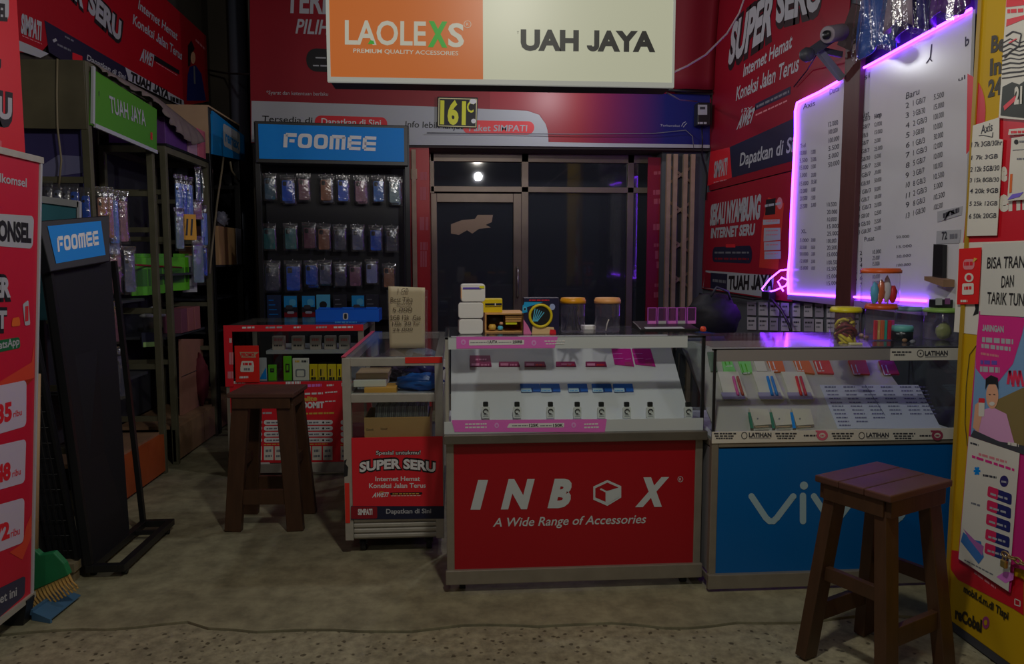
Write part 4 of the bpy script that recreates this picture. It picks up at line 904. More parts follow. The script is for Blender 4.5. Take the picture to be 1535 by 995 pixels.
# black tray with clear sticks
Yk = 2.98; p0, p1 = at(960, 497, y=Yk), at(1048, 497, y=Yk)
t = thing('tester_tray', 'low black tray with pale strip on the right end of the middle counter', 'tray', ((p0.x+p1.x)/2, Yk+.08, ct))
b = MB(); b.hexa([(p0.x-.004, Yk, ct), (p1.x+.004, Yk, ct), (p1.x, Yk+.16, ct), (p0.x, Yk+.16, ct), (p0.x, Yk, ct+.012), (p1.x, Yk, ct+.012), (p1.x-.01, Yk+.16, ct+.032), (p0.x+.004, Yk+.16, ct+.032)], blackp); b.build('tray', t, .003)
b = MB(); b.hexa([(p0.x+.02, Yk-.001, ct+.0125), (p1.x-.06, Yk-.001, ct+.0125), (p1.x-.062, Yk+.03, ct+.0165), (p0.x+.022, Yk+.03, ct+.0165), (p0.x+.02, Yk-.001, ct+.0135), (p1.x-.06, Yk-.001, ct+.0135), (p1.x-.062, Yk+.03, ct+.0175), (p0.x+.022, Yk+.03, ct+.0175)], lgrey); b.build('label_strip', t)
cg = glass('violet_acrylic', (.75, .4, .7), 1.5, .08, .15, (.4, .2, .45)); pm0 = mat('plum_frame', (130, 60, 140), .35)
for i, px in enumerate((977, 992, 1007, 1021, 1036)):
    X = at(px, 490, y=Yk+.1).x; zb0 = ct+.0205+.004
    s_ = thing('card_holder', 'clear violet upright holder in the black tray, %s from left' % ordn(i), 'card holder', (X, Yk+.1, zb0), 0, 'violet holders in the black tray')
    MB().box(-.017, -.002, .012, .017, .002, .066, cg).build('panel', s_, local=True)
    b = MB(); b.box(-.019, -.003, .0, -.016, .003, .068, pm0); b.box(.016, -.003, .0, .019, .003, .068, pm0); b.box(-.016, -.003, .065, .016, .003, .068, pm0); b.box(-.016, -.006, 0, .016, .006, .012, lgrey if i % 2 else pink); b.build('frame', s_, local=True)
# ---- jars on the blue counter
vt1 = vt + .0005
ly = mat('yellow_lid', (176, 146, 24), .35); lr = mat('red_lid', (196, 64, 24), .35)
t, r, h = jar('plastic_jar', 'clear jar with yellow lid full of yellow and brown cables on the blue counter', 1245, 1287, 460, 516, 2.92, ly, vt1, .02)
loc = V(t.location); b = MB(); rnd = random.Random(9); yc = mat('yellow_cable', (196, 146, 34), .4); bc = mat('brown_cable', (84, 30, 26), .4)
for k in range(22):
    a0 = rnd.uniform(0, 6.28); q = rnd.uniform(.5, .82)*r; z = rnd.uniform(.012, h*.6)
    b.tube([loc + V((q*math.cos(a0+s_*.55), q*math.sin(a0+s_*.55)*.9, z + .02*math.sin(s_*.9+k))) for s_ in range(8)], .0062, yc if k % 2 else bc, 6)
tag(b.build('cable_coils'), 'coiled yellow and brown cables inside the yellow-lidded jar', 'cables')
MBs = MB(); MBs.cbox(loc + V((.004, -r*1.45, .004)), .05, .02, .008, cream); tag(MBs.build('plug_block', bevel=.002), 'small cream block lying before the yellow-lidded jar on the blue counter', 'block')
t, r, h = jar('plastic_jar', 'clear jar with red lid holding coloured packets, under another jar', 1297, 1340, 455, 512, 3.02, lr, vt1, .022, group='red-lidded jars stacked in two')
loc = V(t.location); pkc = [redb, gold, orange, mat('teal_packet', (20, 130, 110), .4), redb, magenta]
for k in range(6):
    tag(MB().cbox(loc + V((-.66*r + k*.265*r, -.5*r + .08*r*(k % 2), .044)), .013, .012, .08, pkc[k]).build('stick_packet', bevel=.002), '%s stick packet standing in the lower red-lidded jar, %s from left' % (('red', 'gold', 'orange', 'teal', 'red', 'magenta')[k], ordn(k)), 'packet', 'packets in the lower red-lidded jar')
zl = vt1 + h + .001
t, r, h = jar('plastic_jar', 'clear jar with orange-red lid and toys inside, stacked on a red-lidded jar', 1292, 1345, 402, 455, 3.02, lr, zl, .02, group='red-lidded jars stacked in two')
loc = V(t.location)
for k, (dx, mm, hh) in enumerate(((-.56, sky, .08), (-.18, orange, .09), (.2, white, .105), (.58, redb, .07))):
    tag(MB().blob(loc + V((dx*r, -.38*r, .004+hh/2)), .016, .014, hh/2, mm, k+20, .15, 12, 10).build('toy_packet'), '%s small packet inside the upper stacked jar' % ('light blue', 'orange', 'pale grey', 'red')[k], 'packet', 'packets in the upper jar')
tl_ = mat('teal_lid', (74, 130, 126), .4); 
t = thing('cosmetic_jar', 'small black tub with pale teal lid on the blue counter', 'jar', (at(1352, 500, y=2.98).x, 2.98, vt1)); r = .042
MB().lathe((0, 0, 0), [(0, 0), (r*.9, 0), (r, .006), (r, .038), (r*.95, .04)], mat('tub_black', (20, 24, 28), .3), 28).build('tub', t, local=True)
MB().lathe((0, 0, .04), [(0, 0), (r*1.02, 0), (r*1.02, .016), (r*.93, .024), (0, .026)], tl_, 28).build('lid', t, local=True)
a = Art((0, 2.98-.043, 0), FRONT, (1220, 390, 6.396)); a.bars((790, 710), (820, 712), 14, lgrey, 1, 2); a.bars((845, 708), (875, 710), 14, lgrey, 1, 2); a.build('label', t)
t, r, h = jar('plastic_jar', 'clear violet-lit jar with grey teal lid behind the black tub', 1342, 1378, 459, 502, 3.16, mat('grey_teal_lid', (86, 112, 124), .4), vt1, .02)
t, r, h = jar('plastic_jar', 'wide clear jar with green lid at the right end of the blue counter', 1386, 1436, 461, 512, 3.02, mat('green_lid', (96, 128, 60), .4), vt1, .018)
loc = V(t.location); tag(MB().blob(loc + V((0, -.01, .036)), .03, .025, .034, mat('olive_pouch', (96, 104, 60), .4), 31, .15).build('pouch'), 'olive pouch inside the wide green-lidded jar', 'pouch')
boxthing('gadget_box', 'dark gadget box on the wide green-lidded jar under the light strip', 'box', loc.x-.045, 2.995, vt1+h+.001, loc.x+.05, 3.05, vt1+h+.034, blackp, deco=lambda a: (a.rc(1402, 447, 1412, 457, lgrey, 1), a.rc(1416, 447, 1424, 456, mat('plum2', (90, 50, 90), .5), 1)))
for k, (px, py) in enumerate(((1291, 505), (1298, 508), (1343, 510), (1356, 513), (1368, 515))):
    tag(MB().blob(at(px, py, z=vt) + V((0, 0, .008)), .011, .009, .008, [beige, tanw, offwhite, tanw, mgrey][k], k, .1, 10, 8, .0075).build('trinket'), '%s small trinket on the blue counter top' % ('beige', 'tan', 'off-white', 'brown', 'grey')[k] + (' beside the yellow-lidded jar' if k < 2 else ' before the black tub'), 'trinket', 'trinkets on the blue counter')
# ================================================================== STOOLS
def stool(label, c, rz, sx, sy, H, splay, rails, lw=.062):
    t = thing('stool', label, 'stool', (c[0], c[1], 0), rz)
    b = MB(); n = 3
    for k in range(n):
        y0 = -sy/2 + k*sy/n; b.box(-sx/2, y0, H-.022, sx/2, y0+sy/n-.0012, H, wood)
    b.build('seat', t, .004, local=True)
    b = MB(); ix, iy = sx/2-.02, sy/2-.018
    for s_ in (-1, 1):
        b.box(-ix, s_*iy-.01, H-.075, ix, s_*iy+.01, H-.022, woodl); b.box(s_*ix-.01, -iy+.01, H-.075, s_*ix+.01, iy-.01, H-.022, woodl)
    b.build('apron', t, .002, local=True)
    for a_ in (-1, 1):
        for b_ in (-1, 1):
            q = MB(); q.beam((a_*(ix+splay[0]), b_*(iy+splay[1]), .0), (a_*(ix-.032), b_*(iy-.026), H-.06), lw, .04, woodl, (1, 0, 0), lw+.002, .04); o = q.build('leg', t, .003, local=True)
    def legat(a_, b_, z):
        k = z/(H-.06); return V((a_*((ix+splay[0])*(1-k) + (ix-.032)*k), b_*((iy+splay[1])*(1-k) + (iy-.026)*k), z))
    for (a0, b0), (a1, b1), z, hgt, out in rails:
        p, q_ = legat(a0, b0, z), legat(a1, b1, z); m_ = MB(); off = V(((a0+a1)/2, (b0+b1)/2, 0))*out
        m_.beam(p+off, q_+off, hgt, .022, woodl, (0, 0, 1)); m_.build('stretcher', t, .002, local=True)
    return t
stool('dark wooden stool at the front right, before the blue counter', (1.345, 2.245), math.radians(26.6), .325, .26, .615, (.012, .03),
      [((-1, 1), (-1, -1), .295, .045, 0), ((-1, -1), (1, -1), .17, .06, 0), ((1, -1), (1, 1), .295, .045, 0), ((-1, 1), (1, 1), .15, .06, 0)])
stool('brown wooden stool with a square seat, before the red back counter', (-.925, 3.74), math.radians(-3), .315, .27, .672, (.012, .01),
      [((-1, -1), (1, -1), .165, .072, 0), ((-1, 1), (1, 1), .165, .072, 0), ((1, -1), (1, 1), .32, .05, 0), ((-1, -1), (-1, 1), .32, .05, 0)], .078)
# ================================================================== TALL RACK OF PHONE CASES
fz = math.radians(6)
fo = at(384, 300, y=5.62); fo.z = 0
fwid, fdep, fht = 1.10, .30, at(384, 182, y=5.62).z
rk = thing('display_rack', 'tall black display rack with blue header, hung with phone case pouches', 'display rack', fo, fz)
FM = WM[rk.name]; FN = (FM.to_3x3() @ V((0, -1, 0)))
zs0 = at(384, 238, y=5.62).z
b = MB()
for x in (0, fwid-.035):
    b.box(x, 0, 0, x+.035, .04, fht, blackm); b.box(x, fdep-.04, 0, x+.035, fdep, fht, blackm)
    b.box(x, .04, .0, x+.035, fdep-.04, .04, blackm); b.box(x, .04, fht-.04, x+.035, fdep-.04, fht, blackm)
b.box(.035, .22, .08, fwid-.035, .228, zs0, blackb); b.build('frame', rk, .002, local=True)
b = MB(); b.box(.01, -.03, zs0-.03, fwid-.01, .16, fht, blackm); b.build('header_box', rk, .004, local=True)
b = MB(); b.box(.035, -.036, zs0-.002, fwid-.04, -.029, fht-.022, emis('sign_blue', (.0, .12, .42), .12) if 0 else blue); b.build('header_panel', rk, local=True)
b = MB(); b.box(.035, .06, .02, fwid-.035, fdep-.04, .1, blackm); b.build('base', rk, local=True)
def wf(x, y, z): return FM @ V((x, y, z))
a = Art(wf(0, -.0365, 0), FN, (360, 160, 4.523)); fl = mat('header_letter', (160, 165, 172), .5)
def foomee(a, bl, br, tl, m, L=2):
    A, B, T = a.P(bl, L), a.P(br, L), a.P(tl, L); u, v = (B-A), (T-A); n = u.cross(v).normalized()
    w_ = .150; gp = .02; t_ = .34
    def rect(x0, y0, x1, y1): a.poly([A+u*x0+v*y0, A+u*x1+v*y0, A+u*x1+v*y1, A+u*x0+v*y1], m)
    def ring(cx, w2):
        th = t_*.09/.34*1.1; N_ = 20
        for k in range(N_):
            p = []
            for (rr1, ang) in ((1, k), (1, k+1), (0, k+1), (0, k)):
                t0 = 2*math.pi*ang/N_; c_, s_ = math.cos(t0), math.sin(t0)
                sq = lambda q: math.copysign(abs(q)**.55, q)
                rx, ry = (w2/2, .5) if rr1 else (w2/2-.042, .5-.23)
                p.append(A + u*(cx+rx*sq(c_)) + v*(.5+ry*sq(s_)))
            a.poly(p, m)
    x = 0; lw_ = .15; g_ = .022
    rect(0, 0, .042, .9); rect(.02, .74, .135, 1); rect(.06, .36, .115, .58); x = .15
    ring(x+.076, .15); x += .17; ring(x+.076, .15); x += .17
    rect(x, 0, x+.04, .9); rect(x+.02, .76, x+.16, 1); rect(x+.065, 0, x+.105, .8); rect(x+.13, 0, x+.17, .9); x += .192
    for _ in range(2):
        rect(x+.02, .77, x+.145, 1); rect(x, .12, x+.042, .88); rect(x+.02, 0, x+.145, .23); rect(x+.02, .39, x+.145, .61); x += .165
foomee(a, (292, 275), (922, 300), (298, 176), fl)
a.build('lettering', rk)
# a pouch: clear bag, coloured case, hanging hole strip, hook; made once per colour
PC = {'teal': (34, 92, 92), 'dark teal': (34, 66, 84), 'blue': (14, 66, 170), 'maroon': (92, 50, 66), 'brown': (122, 82, 60), 'mauve': (112, 76, 92), 'light blue': (60, 100, 170), 'grey': (72, 78, 98), 'dark grey': (50, 52, 68), 'pale grey': (110, 120, 150), 'teal grey': (84, 106, 112)}
protos = {}
def pouch(col, W_=.095, H_=.19):
    key = (col, W_, H_)
    if key in protos: return protos[key]
    t = thing('phone_case_pouch', 'x', 'phone case'); rnd = random.Random(hash(col) % 99 + len(col))
    b = MB(); cs = [[rnd.uniform(-.004, .004) for _ in range(9)] for _ in range(9)]
    b.grid(lambda u, v: V(((u-.5)*W_, -.011*math.sin(math.pi*u)*math.sin(math.pi*min(1, v*1.2)) + cs[int(u*6)][int(v*8)] - .003, -v*H_)), 6, 8, GP)
    b.build('bag', t, local=True, solid=.0008)
    b = MB(); b.rslab((0, .004, -H_*.56), (1, 0, 0), (0, 0, 1), (0, -1, 0), W_*.74, H_*.76, .010, .010, mat('case_'+col.replace(' ', '_'), PC[col], .35, noise=.25, scale=30)); cse = b.build('case', t, local=True)
    b = MB(); b.rslab((-W_*.18, -.0015, -H_*.30), (1, 0, 0), (0, 0, 1), (0, -1, 0), W_*.26, W_*.30, .002, .006, blackp); b.build('camera_cutout', cse, local=True)
    b = MB(); b.box(-W_/2, -.0015, -.022, W_/2, .0015, .004, GP); b.build('hang_strip', t, local=True)
    protos[key] = t; t['used'] = 0
    return t
def place(col, loc, rz, label, group, W_=.095, H_=.19):
    p = pouch(col, W_, H_); new = p if not p['used'] else copy_tree(p); p['used'] = 1
    new.location = loc; new.rotation_euler = (0, 0, rz); new['label'] = label; new['group'] = group; return new
rows = [('top', [404, 430, 455, 488, 514, 540, 567, 591], [260, 263, 261, 262, 263, 264, 264, 266], ['dark teal', 'blue', 'maroon', 'brown', 'blue', 'mauve', 'light blue', 'teal grey']),
        ('middle', [403, 435, 463, 485, 509, 536, 563, 587], [335, 335, 334, 336, 337, 337, 338, 339], ['teal', 'teal', 'maroon', 'brown', 'dark grey', 'grey', 'blue', 'dark grey']),
        ('lower', [407, 439, 466, 487, 510, 532, 557, 583], [391, 391, 391, 390, 393, 393, 389, 395], ['dark grey', 'blue', 'blue', 'grey', 'dark grey', 'mauve', 'pale grey', 'brown'])]
hk = MB()
for rn, xs, ys, cs in rows:
    for i, (px, py, c_) in enumerate(zip(xs, ys, cs)):
        p = on_plane(px, py, wf(0, .12, 0), FN)
        label = '%s phone case pouch, %s from left in the %s row of the tall rack' % (c_, ordn(i), rn)
        big = rn == 'lower' and i < 2
        place(c_, p, fz + random.uniform(-.12, .12), label, 'phone case pouches in the %s row of the tall rack' % rn, .13 if big else (.1 if rn == 'top' else .106), .2 if rn != 'lower' else (.235 if big else .19))
        q = FM.to_3x3() @ V((0, 1, 0))
        h_ = MB(); h_.tube([p + q*.11, p - q*.012, p - q*.016 + V((0, 0, .012))], .0025, steel, 6); h_.build('hook', rk)
        if rn == 'top' and i % 2 or rn == 'lower' and i in (0, 2):     # further pouches on the same hook
            place(c_ if i % 3 else 'grey', p + q*.03 + V((.012, 0, -.012)), fz, 'second %s pouch behind the front one, %s hook of the %s row' % (c_ if i % 3 else 'grey', ordn(i), rn), 'pouches behind others on the tall rack', .1, .2)
shz = on_plane(430, 478, wf(0, .05, 0), FN).z - fo.z
MB().box(.035, .04, shz-.015, fwid-.035, .22, shz, blackm).build('shelf', rk, local=True)
for i, (px, kind) in enumerate(((411, 0), (436, 1), (463, 1), (485, 2), (510, 3), (537, 1), (558, 3))):
    p = on_plane(px, 476, wf(0, .075, 0), FN); p.z = shz + .001
    t = thing('earphone_box', ['dark blue box at the left end of the lowest shelf of the tall rack', 'box with blue sky picture and red foot, second on the lowest rack shelf', 'box with blue sky picture and red foot, third on the lowest rack shelf', 'pale blue box with a dark round window behind the blue tray', 'black box, fifth on the lowest shelf of the tall rack', 'box with sky picture, sixth on the lowest shelf of the tall rack', 'dark box at the right end of the lowest rack shelf'][i], 'box', p, fz, 'boxes on the lowest shelf of the tall rack')
    base = [mat('box_dark_blue', (22, 34, 58), .4), mat('box_dark', (22, 20, 26), .4), sky, mat('box_black', (26, 26, 32), .4)][kind]
    b = MB(); b.box(-.05, 0, 0, .05, .05, .175, base); b.build('box', t, .002, local=True)
    b = MB()
    if kind == 1:
        b.box(-.046, -.001, .085, .046, 0, .168, MATS['art_blue']); b.box(-.046, -.0014, .01, .046, -.0004, .045, redd); b.rslab((.015, -.002, .12), (1, 0, 0), (0, 0, 1), (0, -1, 0), .05, .05, .001, .02, sky); b.rslab((0, -.002, .045), (1, 0, 0), (0, 0, 1), (0, -1, 0), .05, .018, .001, .008, lgrey); b.rslab((-.01, -.0025, .085), (1, 0, 0), (0, 0, 1), (0, -1, 0), .05, .03, .001, .012, dgrey)
    elif kind == 2: b.rslab((0, -.001, .10), (1, 0, 0), (0, 0, 1), (0, -1, 0), .055, .055, .001, .027, ink); b.box(-.04, -.001, .02, .04, 0, .05, blue)
    else:
        for k in range(4): b.box(-.036, -.001, .03+k*.035, .03-.01*k, 0, .036+k*.035, mgrey if kind else blue)
    b.build('printed_front', t, local=True)

# ================================================================== LEFT WALL: SHELVES
SX = -1.78                                            # front plane of the shelf units
WX = -2.19
def shelf_unit(name, label, y0, y1, zt, posts, rails, pm, pw=.036):
    t = thing(name, label, 'shelf unit', ((SX+WX)/2, (y0+y1)/2, 0))
    for y in (y0, y1-pw):
        for x in (SX-pw, WX+.01): MB().box(x, y, 0, x+pw, y+pw, zt, pm).build('post', t, .002)
    for z in rails:
        for y in (y0, y1-pw): MB().box(WX+.01+pw, y+.006, z-.015, SX-pw, y+pw-.006, z+.015, pm).build('rail', t)
    b = MB()
    for y in (y0, y1-pw): b.box(WX+.01+pw, y, zt-.04, SX-pw, y+pw, zt, pm)
    for x in (SX-pw, WX+.01): b.box(x, y0+pw, zt-.04, x+pw, y1-pw, zt, pm)
    b.build('top_frame', t)
    return t
YA0, YA1, ZA = 3.885, 4.69, at(140, 97, x=SX).z
ua = shelf_unit('shelf_unit', 'grimy olive shelf unit under the green sign on the left wall', YA0, YA1, ZA, 4, (at(200, 290, x=-1.9).z, 1.48, 1.0, .66, .34), olive)
MB().box(WX+.01, YA0-.006, at(140, 187, x=SX).z-.03, SX-.006, YA0, ZA-.005, grim).build('end_panel', ua)
MB().box(WX+.012, YA0+.036, .3, WX+.02, YA1-.036, ZA-.05, mat('shelf_back', (30, 30, 36), .7)).build('back_panel', ua)
b = MB(); b.prism([at(137, 187, x=SX+.012), at(235, 227, x=SX+.012), at(235, 164, x=SX+.012), at(140, 104, x=SX+.012)], (-.018, 0, 0), mat('sign_green', (50, 98, 24), .5, spec=.3)); b.build('sign_board', ua)
b = MB(); b.beam(at(142, 188, x=SX+.014), at(235, 228, x=SX+.014), .02, .012, lgrey, (0, 0, 1)); b.beam(at(139, 186, x=SX+.014), at(140, 100, x=SX+.014), .02, .012, lgrey, (0, 1, 0)); b.build('sign_frame', ua)
a = Art((SX+.0125, 0, 0), (1, 0, 0), (0, 0, 3.979))
a.tx('TUAH JAYA', (655, 668), (868, 752), (648, 570), lgrey, 2, .015); a.bars((897, 832), (908, 836), 45, redb, 1, 1); a.bars((588, 572), (592, 574), 30, dgrey, 1, 1); a.build('lettering', ua)
MB().box(WX+.02, YA0+.04, .24, SX-.03, YA1-.04, .26, tanw).build('lowest_shelf', ua)
MB().box(SX-.03, YA0+.01, .02, SX-.004, YA1-.01, .245, plinthw).build('plinth', ua)
MB().box(WX+.02, YA0+.04, .62, SX-.08, YA1-.04, .635, dgrey).build('shelf', ua)
MB().box(WX+.02, YA0+.04, 1.06, SX-.08, YA1-.04, 1.075, dgrey).build('shelf', ua)
a = Art((WX+.16, 0, 0), (1, 0, 0)); pp = mat('purple_poster', (40, 36, 74), .5, noise=.4, scale=3)
t = thing('poster', 'dark purple poster hanging inside the olive shelf unit', 'poster', (WX+.15, YA0+.45, 1.7))
MB().box(WX+.02, YA0+.045, 1.66, SX-.06, YA0+.05, at(100, 190, y=YA0).z, pp).build('sheet', t)
a = Art((0, YA0+.045, 0), FRONT); a.pg([(56, 268), (130, 258), (130, 235), (88, 232), (60, 250)], mat('poster_haze', (76, 76, 104), .6), 1); a.build('printed_design', t)
UB0, UB1, ZB = 4.86, 5.68, at(250, 155, x=SX).z
ZU = 2.0
ub = shelf_unit('shelf_unit', 'middle open shelf unit with sagging grey cloth on top, on the left wall', UB0, UB1, ZU, 4, (1.72, 1.43, .98, .66), olive)
MB().box(WX+.012, UB0+.036, .25, WX+.02, UB1-.036, 1.96, MATS['shelf_back']).build('back_panel', ub)
MB().box(WX+.02, UB0+.04, .22, SX-.03, UB1-.0, .24, tanw).build('lowest_shelf', ub)
b = MB()
for k in range(3): b.box(SX-.03, UB0+k*.275, .02, SX-.012, UB0+k*.275+.27, .225, tanw)
b.build('plinth', ub)
for z in (1.2, .8): MB().box(WX+.02, UB0+.04, z, SX-.06, UB1-.04, z+.014, dgrey).build('shelf', ub)
MB().box(WX+.02, UB0, ZU, SX+.01, UB1, ZU+.015, blackm).build('top_shelf', ub)
UC0, UC1, ZC = 5.72, 6.5, at(320, 165, x=SX).z
uc = shelf_unit('shelf_unit', 'black shelf unit with beige topped blue sign in the left back corner', UC0, UC1, ZC, 4, (1.9, 1.42, 1.15, .6), blackm, .045)
b = MB(); b.box(WX+.02, UC0-.01, at(320, 232, x=SX).z, SX-.004, UC0, ZC, beige); b.box(WX+.02, UC0-.01, ZC, SX+.004, UC1, ZC+.012, beige); b.build('end_panel', uc)
q = [at(319, 231, x=SX+.012), at(367, 241, x=SX+.012), at(367, 204, x=SX+.012), at(319, 166, x=SX+.012)]
MB().prism(q, (-.02, 0, 0), mat('sign_cyan', (8, 88, 140), .4)).build('sign_board', uc)
a = Art((SX+.0125, 0, 0), (1, 0, 0), (220, 130, 5.528)); 
a.rr([(636, 488), (772, 562), (772, 388), (630, 300)], lgrey, 1, .2); a.tx('remax', (650, 450), (762, 520), (650, 360), MATS['sign_cyan'], 2, .03); a.build('lettering', uc)
MB().box(WX+.02, UC0+.05, .22, SX-.05, UC1-.05, .24, tanw).build('lowest_shelf', uc)
b = MB()
for k in range(2): b.box(SX-.044, UC0+.046+k*.35, .02, SX-.03, UC0+.05+k*.35+.335, .225, tanw)
b.build('plinth', uc)
for z in (1.25, 1.0, .75): MB().box(WX+.02, UC0+.05, z, SX-.0465 if z < 1.2 else SX-.001, UC1-.05, z+.014, dgrey).build('shelf', uc)
MB().box(WX+.012, UC0+.045, .2, WX+.02, UC1-.045, ZC-.05, MATS['shelf_back']).build('back_panel', uc)
# grey cloth sagging over the units
cl = thing('cloth', 'dusty grey cloth sagging between the green sign and the beige sign box', 'cloth', (SX-.1, 5.0, 2.3))
lowe = [at(*p, x=SX+.03) for p in ((152, 108), (172, 118), (192, 130), (215, 142), (236, 155), (250, 176), (262, 194), (276, 208), (290, 216), (304, 214))]
def clf(u, v):
    q = u*(len(lowe)-1); k = min(int(q), len(lowe)-2); P = lowe[k].lerp(lowe[k+1], q-k)
    ridge = max(P.z + .035, (ZA + .014) if P.y < YA1+.1 else ZA + .014 - .10*(P.y-YA1-.1))
    if v < .5: x = SX - .33 + .32*(v/.5); z = ridge + .01*math.sin(u*40+v*5)
    else:
        k2 = (v-.5)/.5; x = SX - .01 + .045*math.sin(k2*1.57) + .012*math.sin(u*70)*k2; z = ridge*(1-k2) + P.z*k2 + .006*math.sin(u*90)*k2
    return V((x, P.y, z))
MB().grid(clf, 60, 14, mat('dusty_cloth', (84, 74, 72), .8, noise=.4, scale=14)).build('cloth_sheet', cl, solid=.003)
# purple and pink cartons on the top shelf
for i, (y0, y1, mm, h_, lab) in enumerate(((4.9, 5.28, mat('purple_carton', (64, 34, 84), .5, noise=.4, scale=20), .17, 'purple carton under the sagging grey cloth'), (5.3, 5.48, mat('pale_carton', (122, 96, 110), .55), .16, 'pale pink carton on the middle shelf unit top'), (5.5, 5.66, mat('pink_carton', (134, 66, 80), .5), .2, 'stack end of salmon pink carton beside the beige sign box'))):
    boxthing('carton', lab, 'carton', WX+.06, y0, ZU+.0155, SX-.01, y1, ZU+.0155+h_, mm)
# hanging goods
def hang(px, py, x, col, label, group, W_=.09, H_=.22, rz=.9): return place(col, at(px, py, x=x), rz, label, group, W_, H_)
for i, (px, py, c_, Hh) in enumerate(((72, 272, 'dark grey', .16), (86, 276, 'grey', .16), (98, 276, 'dark grey', .16), (111, 276, 'blue', .2), (127, 281, 'blue', .22))):
    p = at(px, py, y=YA0-.03); place(c_, p, 0, '%s hanging pouch, %s from left at the near end of the olive shelf' % (c_, ordn(i)), 'pouches hanging at the near end of the olive shelf', .045, Hh)
for i, (px, py, c_, Hh) in enumerate(((152, 281, 'brown', .24), (161, 281, 'brown', .24), (169, 285, 'light blue', .26), (183, 287, 'mauve', .25))):
    p = at(px, py, x=SX-.05); place(c_, p, .75, '%s tall hanging pouch, %s from left in the open front of the olive shelf' % (c_, ordn(i)), 'tall pouches in the olive shelf', .06, Hh+.04)
for i, (px, py, c_, Hh) in enumerate(((170, 347, 'pale grey', .1), (172, 368, 'mauve', .16), (172, 400, 'maroon', .12), (193, 370, 'grey', .24), (172, 452, 'maroon', .2), (178, 520, 'dark grey', .26))):
    p = at(px, py, x=SX-.06); place(c_, p, .75, '%s pouch hanging beside the small tilted rack, %s from the top' % (c_, ordn(i)), 'pouches hanging beside the small rack', .075, Hh+.03)
# green packs on a red rail
gp = MB()
pr = thing('hanging_rail', 'red hanging rail holding lime green packs on the olive shelf', 'rail', at(240, 398, x=SX-.1))
MB().tube([at(203, 397, x=SX-.1), at(272, 401, x=SX-.1)], .006, redd, 8).build('rail', pr)
for i, px in enumerate((207, 213, 219, 225, 231, 238, 245, 265, 271, 277)):
    p = at(px, 381, x=SX-.14); H_ = .25
    t = thing('screen_guard_pack', 'lime green hanging pack, %s from left on the red rail' % ordn(i), 'pack', p, .95, 'lime green packs on the red rail')
    b = MB(); b.box(-.055, -.008, -H_, .055, .008, -.02, lime); b.box(-.03, -.002, -.02, .03, .002, .004, lime); b.build('pack', t, .002, local=True)
    b = MB(); b.box(-.045, -.0095, -H_*.78, .045, -.008, -H_*.36, mat('dark_green_print', (36, 80, 10), .4)); b.build('printed_window', t, local=True)
t = thing('screen_guard_pack', 'white fronted pack at the right end of the lime green packs', 'pack', at(282, 383, x=SX-.12), .55)
b = MB(); b.box(-.05, -.01, -.26, .05, .01, 0, lgrey); b.build('pack', t, .002, local=True); b = MB(); b.box(-.012, -.0115, -.16, .012, -.01, -.08, navy); b.box(-.03, -.0115, -.235, .03, -.01, -.215, mgrey); b.build('printed_design', t, local=True)
for i, (px, py, c_, Hh, W_) in enumerate(((267, 262, 'light blue', .3, .06), (275, 264, 'blue', .3, .05), (283, 266, 'light blue', .28, .06), (296, 250, 'dark teal', .26, .05), (305, 252, 'dark teal', .26, .05), (314, 254, 'dark teal', .24, .05), (296, 300, 'mauve', .14, .08), (268, 312, 'teal grey', .28, .07), (305, 308, 'light blue', .3, .06), (296, 355, 'teal grey', .34, .1), (308, 362, 'blue', .26, .05))):
    place(c_, at(px, py, x=SX-.03), .8, '%s pouch hanging on the middle shelf unit, %s counted from top left' % (c_, ordn(i)), 'pouches hanging on the middle shelf unit', W_, Hh)
t = thing('hanging_pack', 'amber yellow pack with black stripes hanging on the middle shelf unit', 'pack', at(279, 321, x=SX-.01), .6)
b = MB(); b.box(-.06, -.008, -.17, .06, .008, .0, mat('amber_pack', (150, 106, 14), .45)); b.build('pack', t, .002, local=True)
b = MB()
for k in range(3): b.beam((-.035+k*.03, -.009, -.14), (-.025+k*.03, -.009, -.03), .012, .0014, ink)
b.build('black_stripes', t, local=True)
# white dispenser, pink boxes, leaning pink board
ds = thing('hanging_dispenser', 'white plastic dispenser with green label hanging low in the olive shelf', 'dispenser', at(228, 470, x=SX-.15))
p = at(228, 470, x=SX-.15)
MB().lathe(p + V((0, 0, -.02)), [(0, 0), (.075, 0), (.08, .01), (.07, .025), (.03, .03), (.012, .045), (.02, .06), (0, .066)], lgrey, 24).build('lid', ds)
MB().lathe(p + V((0, 0, -.12)), [(0, 0), (.05, 0), (.062, .1)], GP, 24).build('body', ds)
b = MB(); b.cbox(p + V((.0, -.045, -.16)), .1, .012, .09, navy, .5); b.cbox(p + V((.006, -.054, -.19)), .09, .006, .03, mat('pale_green_label', (110, 140, 84), .5), .5); b.build('label', ds)
for i, (px, mm) in enumerate(((277, mat('dusky_pink_box', (84, 48, 62), .5)), (287, mat('salmon_box', (108, 64, 66), .5)), (297, MATS['salmon_box']))):
    p = at(px, 503, x=SX-.05); boxthing('storage_box', '%s box on the lower shelf of the middle unit, %s from left' % (('dusky pink', 'salmon', 'salmon')[i], ordn(i)), 'box', p.x-.12, p.y-.05, .815, p.x, p.y+.06, .975, mm, rz=0)
t = thing('board', 'pinkish board standing upright at the foot of the middle shelf unit', 'board', (SX-.14, 5.3, .241))
q = [at(274, 628, x=SX-.1), at(303, 626, x=SX-.1), at(305, 508, x=SX-.1), at(272, 508, x=SX-.1)]; q = [V((a_.x, a_.y, max(.2415, a_.z))) for a_ in q]; q[0].z = q[1].z = .2415
